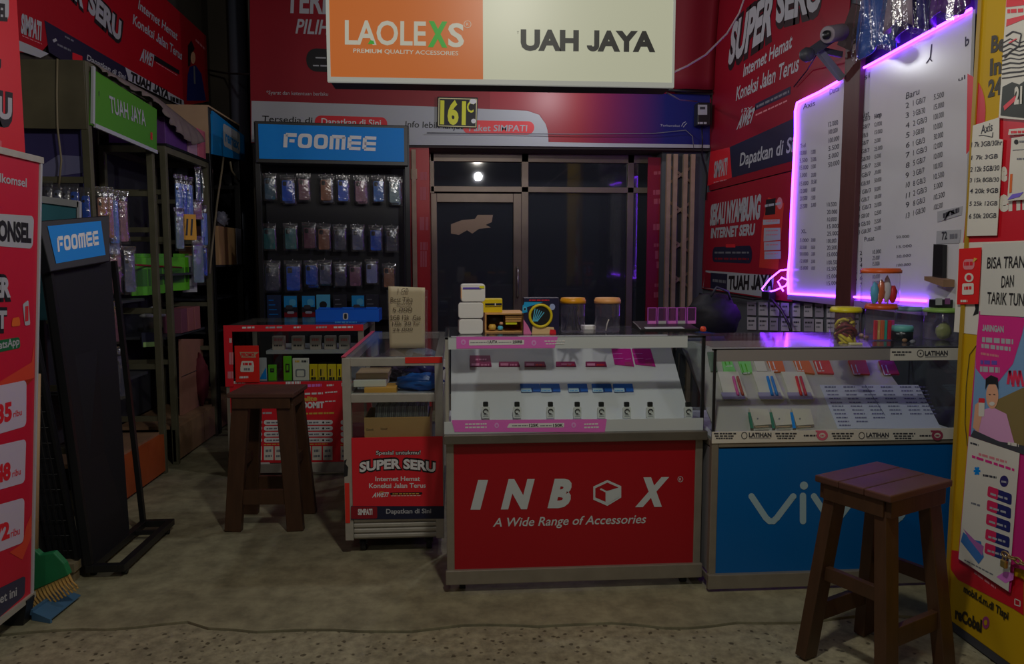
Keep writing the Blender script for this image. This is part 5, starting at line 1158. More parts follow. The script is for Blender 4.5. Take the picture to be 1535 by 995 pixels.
MB().prism(q, (-.02, 0, 0), mat('pinkish_board', (112, 78, 66), .6, noise=.2)).build('panel', t); MB().cbox((q[1]+q[2])/2 + V((.004, -.28, .03)), .004, .3, .003, dgrey).build('seam', t)
b = MB().blob((SX-.09, 5.72-.13, .43), .06, .05, .18, mat('dark_red_cloth', (66, 16, 24), .8, noise=.4), 41, .15); tag(b.build('cloth_bundle'), 'dark red cloth bundle beside the pinkish board', 'cloth bundle')
# far unit goods
q0, q1, q2 = at(329, 370, x=SX).y, at(355, 370, x=SX).y, at(366, 370, x=SX).y
boxthing('carton_box', 'cream carton with white front edge on the black corner shelf', 'carton', SX-.3, q0, 1.2645, SX-.004, q1, at(345, 341, x=SX).z, mat('cream_carton', (156, 122, 84), .6))
boxthing('label_folder', 'white folder with one dark dot beside the cream carton', 'folder', SX-.2, q1+.003, 1.2645, SX-.002, q2, at(360, 343, x=SX).z, mat('folder_white', (128, 128, 144), .5))
tag(MB().blob(at(347, 283, x=SX-.14), .13, .14, .14, mat('black_bag', (22, 22, 26), .35, noise=.4, scale=20, bump=.4), 51, .2).build('plastic_bag'), 'bunched black plastic bag hanging in the black corner shelf', 'bag')
tag(MB().blob(at(333, 328, x=SX-.1), .05, .05, .06, mat('pale_bag', (96, 96, 112), .4, noise=.5, scale=20, bump=.4), 52, .25).build('plastic_bag'), 'small pale crumpled bag above the cream carton', 'bag')
tag(MB().tube([at(335, 236, x=SX+.02), at(332, 260, x=SX+.02), at(326, 300, x=SX+.02), at(318, 370, x=SX+.02), at(314, 410, x=SX+.02)], .008, mat('old_cable', (84, 76, 60), .6), 6).build('cable'), 'pale cable hanging from the cyan blue sign box', 'cable')
tag(MB().tube([at(345, 242, x=SX+.02), at(347, 255, x=SX+.02), at(358, 272, x=SX+.02)], .008, MATS['old_cable'], 6).build('cable'), 'short pale cable looping under the cyan blue sign box', 'cable')
tag(MB().tube([at(86, 88, y=YA0-.016), at(85, 140, y=YA0-.014), at(86, 190, y=YA0-.012), at(92, 240, y=YA0-.012), at(88, 282, y=YA0-.012)], .005, MATS['old_cable'], 6).build('cable'), 'thin pale cable running down the grimy olive panel', 'cable')
# pipe in the dark corner
pi_ = thing('drain_pipe', 'grey vertical pipe in the dark back left corner', 'pipe', (-1.9, 7.0, 0)); p = at(357, 100, y=7.05)
MB().cyl((p.x, 7.06, 0), (p.x, 7.06, 3.69), .075, mat('pipe_grey', (62, 66, 78), .5)).build('pipe', pi_); MB().cyl((p.x, 7.06, 2.2), (p.x, 7.06, 2.28), .082, MATS['pipe_grey']).build('collar', pi_)
tag(MB().tube([at(312, 105, y=7.0), at(340, 110, y=6.95), at(374, 111, y=6.2)], .008, blackp, 6).build('cable'), 'black cable crossing in front of the grey corner pipe', 'cable')
# ---- printed banner on the left wall
LX = -2.17
lbn = banner('wall_banner', 'long red banner with white lettering high on the left wall', 'banner', [(26, 78), (60, 80), (76, 62), (279, 158), (313, 152), (309, 54), (250, 0), (60, -160), (20, -220)], (LX, 0, 0), (1, 0, 0), red)
a = Art((LX, 0, 0), (1, 0, 0), (0, 0, 3.979))
a.tx('SERU', (515, 70), (722, 262), (530, -60), ink, 2, .1); a.tx('SERU', (522, 58), (716, 245), (530, -60), lgrey, 3, .05)
a.tx('SUPER', (230, -220), (500, 60), (240, -380), ink, 2, .1); a.tx('SUPER', (236, -230), (495, 45), (245, -380), lgrey, 3, .05)
a.tx('Internet Hemat', (822, 50), (1055, 240), (828, 0), lgrey, 2, .02); a.tx('Koneksi Jalan Terus', (790, 140), (1083, 358), (795, 85), lgrey, 2, .02)
a.tx('AWET', (832, 355), (914, 398), (845, 290), lgrey, 2, .05); a.pg([(918, 360), (1068, 445), (1068, 420), (918, 328)], ink, 2); a.bars((930, 375), (1060, 455), 5, MATS['pale_red'], 2, 8)
a.pg([(290, 310), (620, 520), (765, 470), (745, 400), (500, 258), (263, 120)], navy, 1); a.bars((385, 222), (440, 252), 10, mgrey, 2, 3); a.line([(315, 245), (335, 235)], 18, lgrey, 2); a.bars((340, 270), (420, 308), 12, mgrey, 2, 4)
a.tx('Dapatkan di Sini', (515, 355), (745, 475), (520, 325), lgrey, 2, .02); a.rr([(430, 355), (490, 375), (490, 335), (430, 312)], redb, 2, .1)
a.pg([(765, 480), (1100, 640), (1095, 600), (745, 400)], lgrey, 1); a.tx('TUAH JAYA', (775, 478), (1005, 590), (780, 430), ink, 2, .06); a.bars((1015, 600), (1085, 625), 28, ink, 2, 4)
a.tx('SIMPATI', (122, 190), (243, 238), (126, 85), lgrey, 2, .05); a.bars((130, 215), (248, 265), 5, MATS['pale_red'], 2, 5); a.pg([(108, 300), (108, 240), (180, 270), (290, 320), (240, 345)], lgrey, 1)
a.pg([(1112, 600), (1118, 450), (1130, 398), (1165, 388), (1200, 440), (1228, 600)], mat('jacket_blue', (16, 24, 74), .5), 2); a.ell(1150, 345, 14, 36, skin, 2.5); a.pg([(1120, 400), (1120, 270), (1140, 240), (1160, 290), (1138, 330), (1134, 390)], ink, 2.2); a.pg([(1155, 500), (1165, 500), (1160, 395), (1152, 395)], mgrey, 3); a.bars((1165, 245), (1222, 300), 14, MATS['pale_red'], 2, 4)
a.build('printed_design', lbn)
# ---- roll-up banner at the left edge
RO = on_plane(53, 560, V((-1.515, 2.83, .9)), V((1, 0, 0)))
e1, e2 = at(60, 240, y=2.84), at(47, 888, y=2.76)
vv = (e1-e2); uu = V((0, 1, 0)); RN = uu.cross(vv).normalized(); RN = RN if RN.x > 0 else -RN
ru = thing('roll_up_banner', 'free-standing red phone tariff banner at the left edge', 'banner stand', (e2.x, 2.3, 0))
q = [e2 + V((0, -.6, 0)), e2, e1, e1 + V((0, -.6, 0))]
MB().prism(q, -RN*.004, mat('rollup_red', (140, 14, 36), .45, noise=.15, scale=2)).build('sheet', ru)
b = MB(); b.beam(e1 + V((0, -.6, 0)), e1 + V((0, .01, 0)), .022, .016, alu, (0, 0, 1)); b.beam(e2, e1, .012, .012, lgrey, (0, 1, 0)); b.beam(e2+V((0, -.61, -.01)), e2+V((0, .01, -.01)), .02, .02, alu, (0, 0, 1)); b.build('frame', ru)
b = MB()
for y in (-.03, -.56): b.beam((e2.x-.04, e2.y+y, 0), (e2.x-.02, e2.y+y, e2.z), .07, .05, blackm)
b.build('stand_foot', ru)
a = Art(e2, RN, (0, 220, 3.553))
a.tx('Telkomsel', (-62, 176), (140, 214), (-62, 128), lgrey, 1, .02)
a.rr([(-120, 520), (172, 543), (180, 368), (-120, 350)], lgrey, 1, .2); a.tx('PONSEL', (-45, 493), (164, 506), (-45, 392), ink, 2, .05)
a.tx('SUPER', (-190, 815), (58, 805), (-190, 695), ink, 1, .12); a.tx('SUPER', (-188, 803), (55, 795), (-188, 700), lgrey, 2, .05)
a.tx('HEMAT', (-240, 985), (36, 974), (-240, 870), ink, 1, .12); a.tx('HEMAT', (-236, 972), (34, 962), (-236, 878), lgrey, 2, .05)
a.rr([(58, 958), (106, 952), (100, 905), (64, 912)], orange, 2, .3); a.rr([(130, 952), (158, 948), (148, 815), (118, 838)], lgrey, 2, .2); a.bars((130, 930), (150, 925), 80, redb, 3, 2)
a.cv(0, 480, 3.826)
gb_ = mat('green_bubble', (14, 70, 40), .5)
a.rr([(-90, 200), (116, 158), (110, 95), (-90, 128)], gb_, 1, .3); a.tx('WhatsApp', (-80, 180), (108, 138), (-80, 135), lgrey, 2, .02)
a.pg([(-100, 640), (0, 350), (180, 240), (195, 120), (195, 330), (150, 345), (-100, 400)], mat('rollup_orange', (150, 46, 30), .45), .6)
pw_ = mat('pill_white', (138, 130, 144), .5); pr_ = mat('price_red', (150, 18, 30), .5)
a.rr([(-140, 690), (148, 606), (150, 342), (-140, 402)], pw_, 1, .12); a.tx('35', (-22, 592), (65, 566), (-22, 493), pr_, 2, .05); a.tx('ribu', (74, 556), (122, 542), (74, 520), pr_, 2, .01)
a.rr([(-140, 1010), (140, 930), (148, 680), (-140, 745)], pw_, 1, .12); a.tx('48', (-28, 932), (58, 905), (-28, 840), pr_, 2, .05); a.tx('ribu', (68, 900), (116, 882), (68, 862), pr_, 2, .01)
a.cv(0, 720, 3.618)
a.rr([(-140, 440), (126, 335), (131, 92), (-140, 168)], pw_, 1, .12); a.tx('72', (-36, 340), (50, 305), (-36, 255), pr_, 2, .05); a.tx('ribu', (56, 308), (104, 290), (56, 268), pr_, 2, .01)
a.pg([(170, 180), (170, 300), (120, 430), (50, 390), (120, 340), (140, 250)], MATS['rollup_orange'], .6)
a.rr([(-140, 860), (132, 622), (136, 515), (-140, 650)], mat('rollup_navy', (34, 34, 52), .5), 1, .15); a.tx('di Outlet ini', (-150, 740), (88, 622), (-150, 690), lgrey, 2, .02)
a.build('printed_design', ru)
# ---- red hanging banner behind it
hn = thing('hanging_banner', 'bright red banner strip hanging at the top left edge', 'banner', (-1.62, 2.9, 1.9))
HX = -1.63; q = [at(38, 232, x=HX), at(25, -12, x=HX)]
MB().prism([q[0] + V((0, -.55, 0)), q[0], q[1] + V((0, 0, .3)), q[1] + V((0, -.55, .3))], (-.004, 0, 0), redb).build('sheet', hn)
a = Art((HX, 0, 0), (1, 0, 0), (0, 0, 3.979)); a.rr([(-100, 110), (50, 132), (52, -40), (-100, -60)], lgrey, 1, .3); a.tx('PONSEL', (-150, 108), (42, 122), (-150, 10), ink, 2, .05)
a.tx('SERU', (-240, 690), (74, 735), (-240, 520), ink, 1, .14); a.tx('SERU', (-236, 668), (68, 708), (-236, 540), lgrey, 2, .05); a.tx('RU', (-60, 400), (5, 408), (-60, 350), ink, 1, .1); a.bars((-30, 870), (8, 880), 40, MATS['pale_red'], 1, 2); a.build('printed_design', hn)
# ---- cyan board
cbd = thing('notice_board', 'pale cyan board with white frame behind the small tilted rack', 'board', at(90, 330, y=3.6))
q = [at(50, 480, y=3.62), at(118, 480, y=3.62), at(119, 306, y=3.62), at(50, 297, y=3.62)]
MB().prism(q, (0, .012, 0), mat('cyan_board', (44, 88, 100), .5)).build('panel', cbd)
b = MB(); b.beam(q[3], q[2], .03, .02, lgrey, (0, 0, 1)); b.beam(q[1], q[2] + V((0, 0, .01)), .012, .02, lgrey, (1, 0, 0)); b.build('frame', cbd)
b = MB(); b.beam((q[0].x+.03, 3.63, 0), (q[0].x+.03, 3.63, q[0].z), .03, .02, blackm); b.beam((q[1].x-.03, 3.63, 0), (q[1].x-.03, 3.63, q[1].z), .03, .02, blackm); b.build('leg', cbd)
# ---- small tilted rack
sr = thing('display_rack', 'small black tilted rack with a blue sign on top, by the left banner', 'display rack', (-1.47, 3.35, 0))
Y0_, Y1_, XB = 3.1, 3.66, -1.525
b = MB()
b.box(XB, Y0_, .025, XB+.03, Y1_, .055, blackm); b.box(XB+.125, Y0_, .025, XB+.155, Y1_, .055, blackm); b.box(XB+.03, Y0_, .025, XB+.125, Y0_+.03, .055, blackm); b.box(XB+.03, Y1_-.03, .025, XB+.125, Y1_, .055, blackm)
b.box(XB+.03, Y1_-.15, .03, XB+.125, Y1_-.13, .05, blackm); b.build('base_frame', sr, .002)
for x in (XB+.015, XB+.14):
    for y in (Y0_+.04, Y1_-.06): 
        c_ = MB(); c_.cyl((x-.01, y, .0125), (x+.01, y, .0125), .0125, rubber, 12); c_.build('caster', sr)
T0, T1 = at(72, 404, y=3.2), at(166, 391, y=3.56)
B0, B1 = V((XB+.01, 3.115, .055)), V((XB+.01, 3.5, .055))
nrm = (B1-B0).cross(T0-B0).normalized(); nrm = nrm if nrm.x > 0 else -nrm
MB().prism([B0, B1, T1, T0], -nrm*.03, mat('rack_board', (15, 15, 18), .62, spec=.3)).build('board', sr)
b = MB(); P1_ = V((XB+.015, Y1_-.02, .055)); b.beam(P1_, T1 + V((0, .03, 0)), .022, .022, blackm, (0, 1, 0)); b.beam(B0, T0, .022, .03, blackm, (0, 1, 0)); b.build('post', sr)
S0 = [at(80, 403, y=3.17), at(161, 389, y=3.48), at(160, 326, y=3.52), at(63, 334, y=3.2)]
sn = (S0[1]-S0[0]).cross(S0[3]-S0[0]).normalized(); sn = sn if sn.x > 0 else -sn
S0 = [on_plane(*p, S0[0], sn) for p in ((80, 403), (161, 389), (160, 326), (63, 334))]
cen = sum(S0, V())/4
MB().prism([cen + (p-cen)*1.1 for p in S0], -sn*.05, blackb).build('sign_box', sr, .004)
SO = cen + sn*.001
b = MB(); b.poly([on_plane(*p, SO, sn) + sn*.001 for p in ((84, 395), (158, 382), (151, 331), (71, 339))], blue); b.build('sign_panel', sr)
a = Art(SO+sn*.001, sn, (60, 280, 4.975)); foomee(a, (132, 486), (440, 432), (124, 372), fl, 1); a.build('lettering', sr)
b = MB(); m_ = (T0+T1)/2
for k in (.2, .45): p = T0.lerp(T1, k); b.cbox(p + V((.01, -.012, .005)), .012, .02, .02, lgrey)
b.build('bracket', sr)
# wire grid panel behind it
mat('wire_black', (24, 24, 26), .5)
wg = thing('wire_grid_panel', 'black wire grid panel leaning behind the small tilted rack', 'grid panel', (-1.62, 3.12, 0))
X0, X1 = at(72, 700, y=3.14).x, at(118, 700, y=3.14).x
LN = lambda x, y, z: (x - .125*z, y, z)
for k in range(6): MB().cyl(LN(X0+k*(X1-X0)/5, 3.10, .11), LN(X0+k*(X1-X0)/5, 3.10, 1.22), .0018, MATS['wire_black'], 6).build('wire', wg)
for k in range(18): MB().cyl(LN(X0, 3.104, .12+k*.064), LN(X1, 3.104, .12+k*.064), .0018, MATS['wire_black'], 6).build('wire', wg)
b = MB(); b.beam(LN(X0-.006, 3.105, .08), LN(X0-.006, 3.105, 1.24), .012, .02, blackm); b.beam(LN(X1+.004, 3.105, .08), LN(X1+.004, 3.105, 1.24), .012, .02, blackm); b.build('frame', wg)
MB().prism([LN(X0-.02, 3.117, .06), LN(X1+.01, 3.117, .06), LN(X1+.01, 3.117, 1.25), LN(X0-.02, 3.117, 1.25)], (0, .008, 0), blackb).build('backing', wg)
b = MB(); b.box(X0-.02, 3.06, .045, X1+.0, 3.125, .08, mat('pale_wood_block', (88, 80, 62), .6)); b.box(X1-.05, 3.07, 0, X1-.01, 3.12, .045, MATS['pale_wood_block']); b.box(X0, 3.07, 0, X0+.04, 3.12, .045, MATS['pale_wood_block']); b.build('foot', wg)
# ---- broom and dustpan
br_ = thing('broom', 'green broom with straw bristles leaning beside the tariff banner', 'broom', (-1.52, 2.9, 0))
gm_ = mat('broom_green', (20, 84, 50), .5, noise=.3, scale=20); Yk_ = 2.86
hp = [at(*p, y=Yk_) for p in ((28, 895), (103, 862), (96, 845), (80, 828), (60, 832), (44, 818), (28, 800))]
MB().prism(hp, (0, .03, 0), gm_).build('head', br_, .004)
MB().cyl(at(52, 832, y=Yk_+.015), at(56, 560, y=Yk_+.12), .012, mat('handle_tan', (126, 104, 78), .6), 10).build('handle', br_)
straw = mat('straw', (128, 102, 54), .7); b = MB()
for k in range(46):
    u = k/45; p = at(28+75*u, 893-33*u, y=Yk_+.01); e_ = at(42+75*u, 921-40*u + 4*math.sin(k*2.1), y=Yk_-.03); e_.z = max(e_.z, .004)
    b.tube([p, p.lerp(e_, .5)+V((0, -.006, 0)), e_], .0035, straw, 5)
o = b.build('bristles', br_); o['kind'] = 'stuff'
dp = thing('dustpan', 'blue dustpan lying flat under the broom bristles', 'dustpan', (-1.48, 2.8, 0)); bl_ = mat('dustpan_blue', (44, 72, 96), .5)
g4 = [at(47, 918, z=.03), at(75, 930, z=.012), at(121, 893, z=.012), at(95, 884, z=.03)]
b = MB(); b.prism([p for p in g4], (0, 0, .004), bl_); b.prism([V((p.x, p.y, .001)) for p in (g4[0], g4[1])] + [g4[1], g4[0]], (.004, .006, 0), bl_); b.build('pan', dp)
b = MB(); b.beam(g4[0], g4[3], .02, .012, bl_, (0, 0, 1)); b.build('rim', dp)
# ================================================================== RIGHT WALL
RX = 2.085
NR = V((-1, 0, 0))
def wallsheet(name, label, cat, pts, X, m, th=.004, deco=None, group=None, cv=(0, 0, 1)):
    w3 = [on_plane(cv[0]+p[0]/cv[2], cv[1]+p[1]/cv[2], V((X, 0, 0)), NR) for p in pts]
    t = thing(name, label, cat, sum(w3, V())/len(w3), 0, group)
    MB().prism(w3, (th, 0, 0), m).build('sheet', t)
    if deco:
        a = Art((X, 0, 0), NR, cv); deco(a); a.build('printed_design', t)
    return t
def d_super(a):
    a.cv(1040, 0, 3.981)
    a.tx('SUPER', (205, 395), (472, 205), (232, 155), ink, 1, .11); a.tx('SUPER', (205, 380), (466, 190), (230, 160), lgrey, 2, .045)
    a.tx('SERU', (488, 145), (765, 60), (495, -80), ink, 1, .11); a.tx('SERU', (490, 128), (758, 42), (498, -75), lgrey, 2, .045)
    a.tx('Internet Hemat', (295, 458), (585, 282), (302, 385), lgrey, 1, .02); a.tx('Koneksi Jalan Terus', (252, 600), (624, 420), (260, 520), lgrey, 1, .02)
    a.tx('AWET', (256, 770), (350, 725), (278, 690), lgrey, 1, .05); a.tx('12X', (285, 670), (350, 655), (288, 650), lgrey, 1, .02)
    a.pg([(365, 660), (578, 562), (580, 514), (368, 620)], navy, 1); a.bars((375, 645), (570, 552), 14, mgrey, 2, 7); a.bars((370, 692), (565, 602), 10, MATS['pale_red'], 1, 8)
    a.pg([(228, 1060), (700, 930), (700, 660), (215, 878)], navy, 1)
    a.tx('Dapatkan di Sini', (275, 990), (640, 890), (282, 915), lgrey, 2, .02)
    a.pg([(80, 1110), (228, 1060), (215, 878), (100, 905)], redb, .8)
    a.cv(1040, 220, 3.315); a.tx('SIMPATI', (100, 152), (165, 135), (104, 78), lgrey, 2, .04); a.bars((100, 180), (165, 165), 5, MATS['pale_red'], 2, 4)
rbn = wallsheet('wall_banner', 'tall red banner with white slogan on the right wall left of the whiteboards', 'banner', [(1063, 286), (1187, 255), (1262, 236), (1277, -60), (1200, -140), (1074, -10)], RX, mat('wall_red_vinyl', (98, 8, 22), .45, noise=.15, scale=3, spec=.3), .004, d_super)
def d_post(a):
    a.cv(1040, 220, 3.315)
    a.tx('SEKALI NYAMBUNG', (80, 385), (328, 350), (86, 295), lgrey, 1, .06); a.tx('INTERNET SERU', (85, 452), (302, 435), (88, 408), lgrey, 1, .05)
    a.rr([(92, 572), (290, 580), (290, 490), (95, 498)], navy, 1, .45); a.rr([(160, 500), (208, 500), (208, 484), (160, 484)], redb, 2, .3); a.bars((105, 530), (275, 530), 9, mgrey, 2, 6); a.bars((105, 560), (275, 562), 9, redd, 2, 7)
    a.pg([(325, 600), (420, 610), (450, 280), (370, 250), (340, 380)], mat('poster_orange_red', (140, 36, 26), .45), .6)
    for p in ([(345, 388), (428, 382), (428, 360), (345, 362)], [(348, 470), (432, 462), (432, 402), (350, 404)], [(350, 515), (432, 512), (432, 468), (350, 474)], [(352, 558), (434, 556), (434, 518), (352, 520)]): a.pg(p, lgrey, 1.5)
    for y in (372, 420, 440, 490, 535): a.bars((360, y), (420, y-2), 5, MATS['pale_red'], 2, 4, y)
    a.pg([(355, 340), (405, 335), (408, 255), (360, 262)], ink, 1); a.ell(428, 280, 14, 30, MATS['pale_red'], 1); a.bars((355, 300), (438, 285), 12, lgrey, 2, 3)
    a.pg([(45, 700), (390, 752), (400, 640), (60, 614)], lgrey, 1); a.pg([(48, 700), (165, 712), (168, 632), (85, 625)], navy, 1.5); a.pg([(48, 696), (84, 704), (86, 628), (58, 622)], redd, 2)
    a.tx('TUAH JAYA', (172, 706), (395, 708), (175, 645), ink, 2, .05)
    a.bars((95, 670), (160, 678), 14, mgrey, 2.5, 4)
wallsheet('poster', 'red phone credit poster below the big red banner, left of the purple light', 'poster', [(1051, 432), (1158, 449), (1188, 452), (1190, 256), (1058, 289)], RX, mat('poster_red', (106, 12, 26), .45, spec=.3), .003, d_post)
# whiteboards
BX = 2.062
wbm = mat('whiteboard', (150, 150, 153), .2, spec=.35, noise=.12, scale=3); inkb = mat('marker_ink', (36, 36, 44), .6)
def rows_txt(a, xs, y0, y1, n, slope, seed, hgt=6):
    rnd = random.Random(seed)
    for r in range(n):
        y = y0 + (y1-y0)*r/max(1, n-1)
        for x0, x1, kind in xs:
            w_ = rnd.uniform(.75, 1); s_ = {'n': '%d' % (r+2 if r+1 != 11 else 9), 'k': '%d.%d00' % (rnd.choice((5, 10, 12, 15, 20, 25, 50, 100)), rnd.choice((0, 0, 5))), 'g': '%d GB/%d' % (rnd.choice((1, 2, 3, 5, 8)), rnd.choice((3, 7, 30)))}[kind]
            yy = y + slope*(x0-xs[0][0]) + rnd.uniform(-.7, .7)
            a.tx(s_, (x0, yy), (x0+(x1-x0)*w_, yy+slope*(x1-x0)*w_), (x0+rnd.uniform(-.3, .8), yy-hgt), inkb, 1, .0)
wb1 = wallsheet('whiteboard', 'left narrow whiteboard with handwritten prices, edged by purple light', 'whiteboard', [(1181, 441), (1263, 448), (1265, 118), (1193, 156)], BX, wbm, .012)
a = Art((BX, 0, 0), NR)
rows_txt(a, [(1199, 1212, 'k'), (1216, 1224, 'k')], 232, 312, 8, -.1, 1, 6); rows_txt(a, [(1199, 1212, 'k'), (1216, 1223, 'k')], 362, 404, 5, 0, 2, 5)
rows_txt(a, [(1242, 1260, 'k')], 190, 250, 6, -.25, 3, 7); rows_txt(a, [(1240, 1258, 'k')], 310, 428, 12, -.05, 4, 6)
a.tx('Axis', (1204, 164), (1222, 158), (1204, 156), inkb, 1); a.tx('Data', (1244, 142), (1258, 136), (1244, 134), inkb, 1); a.tx('Tsel', (1200, 222), (1208, 220), (1200, 216), inkb, 1); a.tx('XL', (1201, 350), (1209, 349), (1201, 344), inkb, 1)
a.build('handwriting', wb1)
wb2 = wallsheet('whiteboard', 'wide right whiteboard full of handwritten price columns', 'whiteboard', [(1278, 450), (1442, 470), (1458, 14), (1282, 110)], BX, wbm, .012)
a = Art((BX, 0, 0), NR)
rows_txt(a, [(1287, 1306, 'g'), (1311, 1323, 'k')], 183, 352, 15, -.22, 5, 6); a.tx('Paket', (1290, 178), (1303, 174), (1290, 169), inkb, 1); a.tx('Harga', (1311, 178), (1322, 174), (1311, 171), inkb, 1)
a.tx('Pusat', (1296, 362), (1311, 360), (1296, 355), inkb, 1); rows_txt(a, [(1281, 1285, 'n'), (1289, 1293, 'n'), (1308, 1321, 'k')], 383, 430, 6, -.1, 6, 6)
a.tx('Baru', (1358, 149), (1378, 141), (1359, 139), inkb, 1)
rows_txt(a, [(1358, 1364, 'n'), (1369, 1390, 'g'), (1400, 1417, 'k')], 162, 327, 12, -.3, 7, 8)
rows_txt(a, [(1344, 1368, 'k')], 358, 400, 4, -.08, 8, 4)
a.line([(1389, 95), (1395, 86), (1397, 66)], 1.8, inkb, 1); a.line([(1394, 88), (1398, 92)], 1.6, inkb, 1.3); a.tx('Isi', (1292, 122), (1304, 116), (1292, 114), inkb, 1); a.tx('b', (1447, 70), (1453, 66), (1447, 56), inkb, 1, .02)
a.tx('ul', (1437, 122), (1447, 118), (1437, 116), inkb, 1)
a.build('handwriting', wb2)
def small_note(label, pts, deco=None, m=lgrey): return wallsheet('note', label, 'note', pts, BX-.003, m, .002, deco)
small_note('small framed note with scribbled drawing low on the wide whiteboard', [(1405, 333), (1441, 322), (1442, 309), (1405, 317)], lambda a: (a.line([(1416, 330), (1424, 316), (1432, 320)], 2.5, inkb, 1), a.bars((1414, 327), (1438, 318), 7, inkb, 1, 4)))
small_note('small white card with figures low on the wide whiteboard', [(1403, 366), (1438, 364), (1440, 344), (1404, 346)], lambda a: (a.tx('72', (1412, 359), (1420, 358), (1412, 348), inkb, 1, .03), a.bars((1424, 358), (1436, 357), 7, mgrey, 1, 3)))
t = thing('board_eraser_holder', 'black upright holder fixed low on the wide whiteboard', 'holder', at(1413, 395, x=BX))
b = MB(); b.prism([at(1404, 417, x=BX), at(1419, 419, x=BX), at(1420, 367, x=BX), at(1406, 366, x=BX)], (-.02, 0, 0), blackp); b.prism([at(1402, 420, x=BX), at(1431, 430, x=BX), at(1431, 419, x=BX), at(1402, 414, x=BX)], (-.05, 0, 0), tanw); b.build('holder', t)
# wooden post between them
pst = thing('wooden_post', 'reddish brown wooden post standing between the two whiteboards', 'post', (2.03, at(1270, 300, x=2.04).y, 0))
y0, y1 = at(1258, 300, x=2.03).y, at(1281, 300, x=2.03).y
MB().box(2.03, min(y0, y1), 0, 2.058, max(y0, y1), at(1268, 72, x=2.03).z, mat('post_wood', (58, 30, 28), .5, noise=.4, scale=8, stretch=(4, 4, .6))).build('post', pst, .003)
b = MB(); b.beam(at(1268, 78, x=2.03) + V((0, 0, .02)), at(1290, 40, x=2.05) + V((0, -.0, .1)), .12, .03, mat('dark_beam', (40, 26, 26), .7), (0, 0, 1)); b.build('cross_beam', pst)
# purple light strips
def led(name, label, pts, X, r=.006):
    P_ = [at(*p, x=X) for p in pts]
    t = thing(name, label, 'light strip', P_[0], 0, 'purple light strips round the whiteboards')
    MB().tube(P_, r, MATS['led_glow'], 8).build('glowing_tube', t); return t
emis('led_glow', (.24, .035, 1.0), 14)
led('light_strip', 'purple glowing strip along the top of the wide right whiteboard', [(1281, 109), (1320, 88), (1368, 61), (1410, 38), (1456, 13)], BX-.012)
led('light_strip', 'purple glowing strip around the top and left edge of the narrow whiteboard', [(1256, 122), (1228, 138), (1205, 149), (1195, 154), (1192, 166), (1192, 200), (1189, 260), (1186, 320), (1184, 380), (1181, 412), (1182, 441)], BX-.012, .0075)
led('light_strip', 'purple glowing strip along the bottom edge of the whiteboards', [(1183, 440), (1218, 442), (1260, 444), (1300, 446), (1350, 449), (1388, 451)], BX-.012)
led('light_strip', 'loose purple glowing loop tangled at the lower left whiteboard corner', [(1181, 404), (1170, 405), (1154, 418), (1142, 433), (1146, 439), (1162, 435), (1178, 428), (1181, 420), (1172, 416), (1166, 422), (1174, 436)], BX-.03, .005)
for p in (((1183, 425), (1200, 412), (1199, 418)), ((1186, 430), (1199, 422), (1196, 428))): pass
b = MB(); b.box(BX-.012, at(1388, 452, x=BX).y, at(1388, 460, x=BX).z, BX+.01, at(1183, 446, x=BX).y, at(1183, 446, x=BX).z-.012, mat('led_rail', (110, 90, 130), .4)); tag(b.build('shelf_rail', bevel=.002), 'pale rail under the bottom purple light strip', 'rail')
# price cards on the wall below the boards
cards = []
rnd = random.Random(12)
for r in range(2):
    for c_ in range(10):
        x0 = 1120 + c_*17; y0 = 452 + r*23 + c_*.5; w_ = rnd.uniform(11, 15)
        if r == 0: y1 = y0+20
        else: y1 = y0+19
        def dc(a, x0=x0, y0=y0, y1=y1, w_=w_): a.bars((x0+2, y0+7), (x0+w_-2, y0+7), 2.5, dgrey, 1, 3, int(x0)); a.bars((x0+2, y0+13), (x0+w_-4, y0+13), 2, mgrey, 1, 3, int(y0))
        wallsheet('price_card', 'pale price card on the wall under the whiteboards, %s from left in the %s row' % (ordn(c_), ('upper', 'lower')[r]), 'card', [(x0, y1), (x0+w_, y1+.5), (x0+w_, y0+.5), (x0, y0)], RX+.006, mat('card_grey_a', (136, 132, 140), .6) if (c_+r) % 3 else mat('card_grey_b', (112, 106, 120), .6), .002, dc, 'pale price cards under the whiteboards')
t = thing('adapter_cable', 'black cable with plug hanging under the purple light tangle', 'cable', at(1160, 445, x=2.05))
MB().tube([at(1148, 446, x=2.05), at(1158, 450, x=2.03), at(1172, 466, x=2.03), at(1182, 485, x=2.03), at(1187, 500, x=2.03)], .009, blackp, 8).build('cable', t); b = MB(); b.cbox(at(1152, 443, x=2.04), .05, .12, .06, blackp); b.build('plug', t, .008)
tag(MB().tube([at(1048, 440, x=2.07), at(1070, 446, x=2.06), at(1100, 444, x=2.06), at(1130, 449, x=2.06), at(1150, 446, x=2.05)], .008, blackp, 6).build('cable'), 'black cable running along the foot of the red poster on the right wall', 'cable')
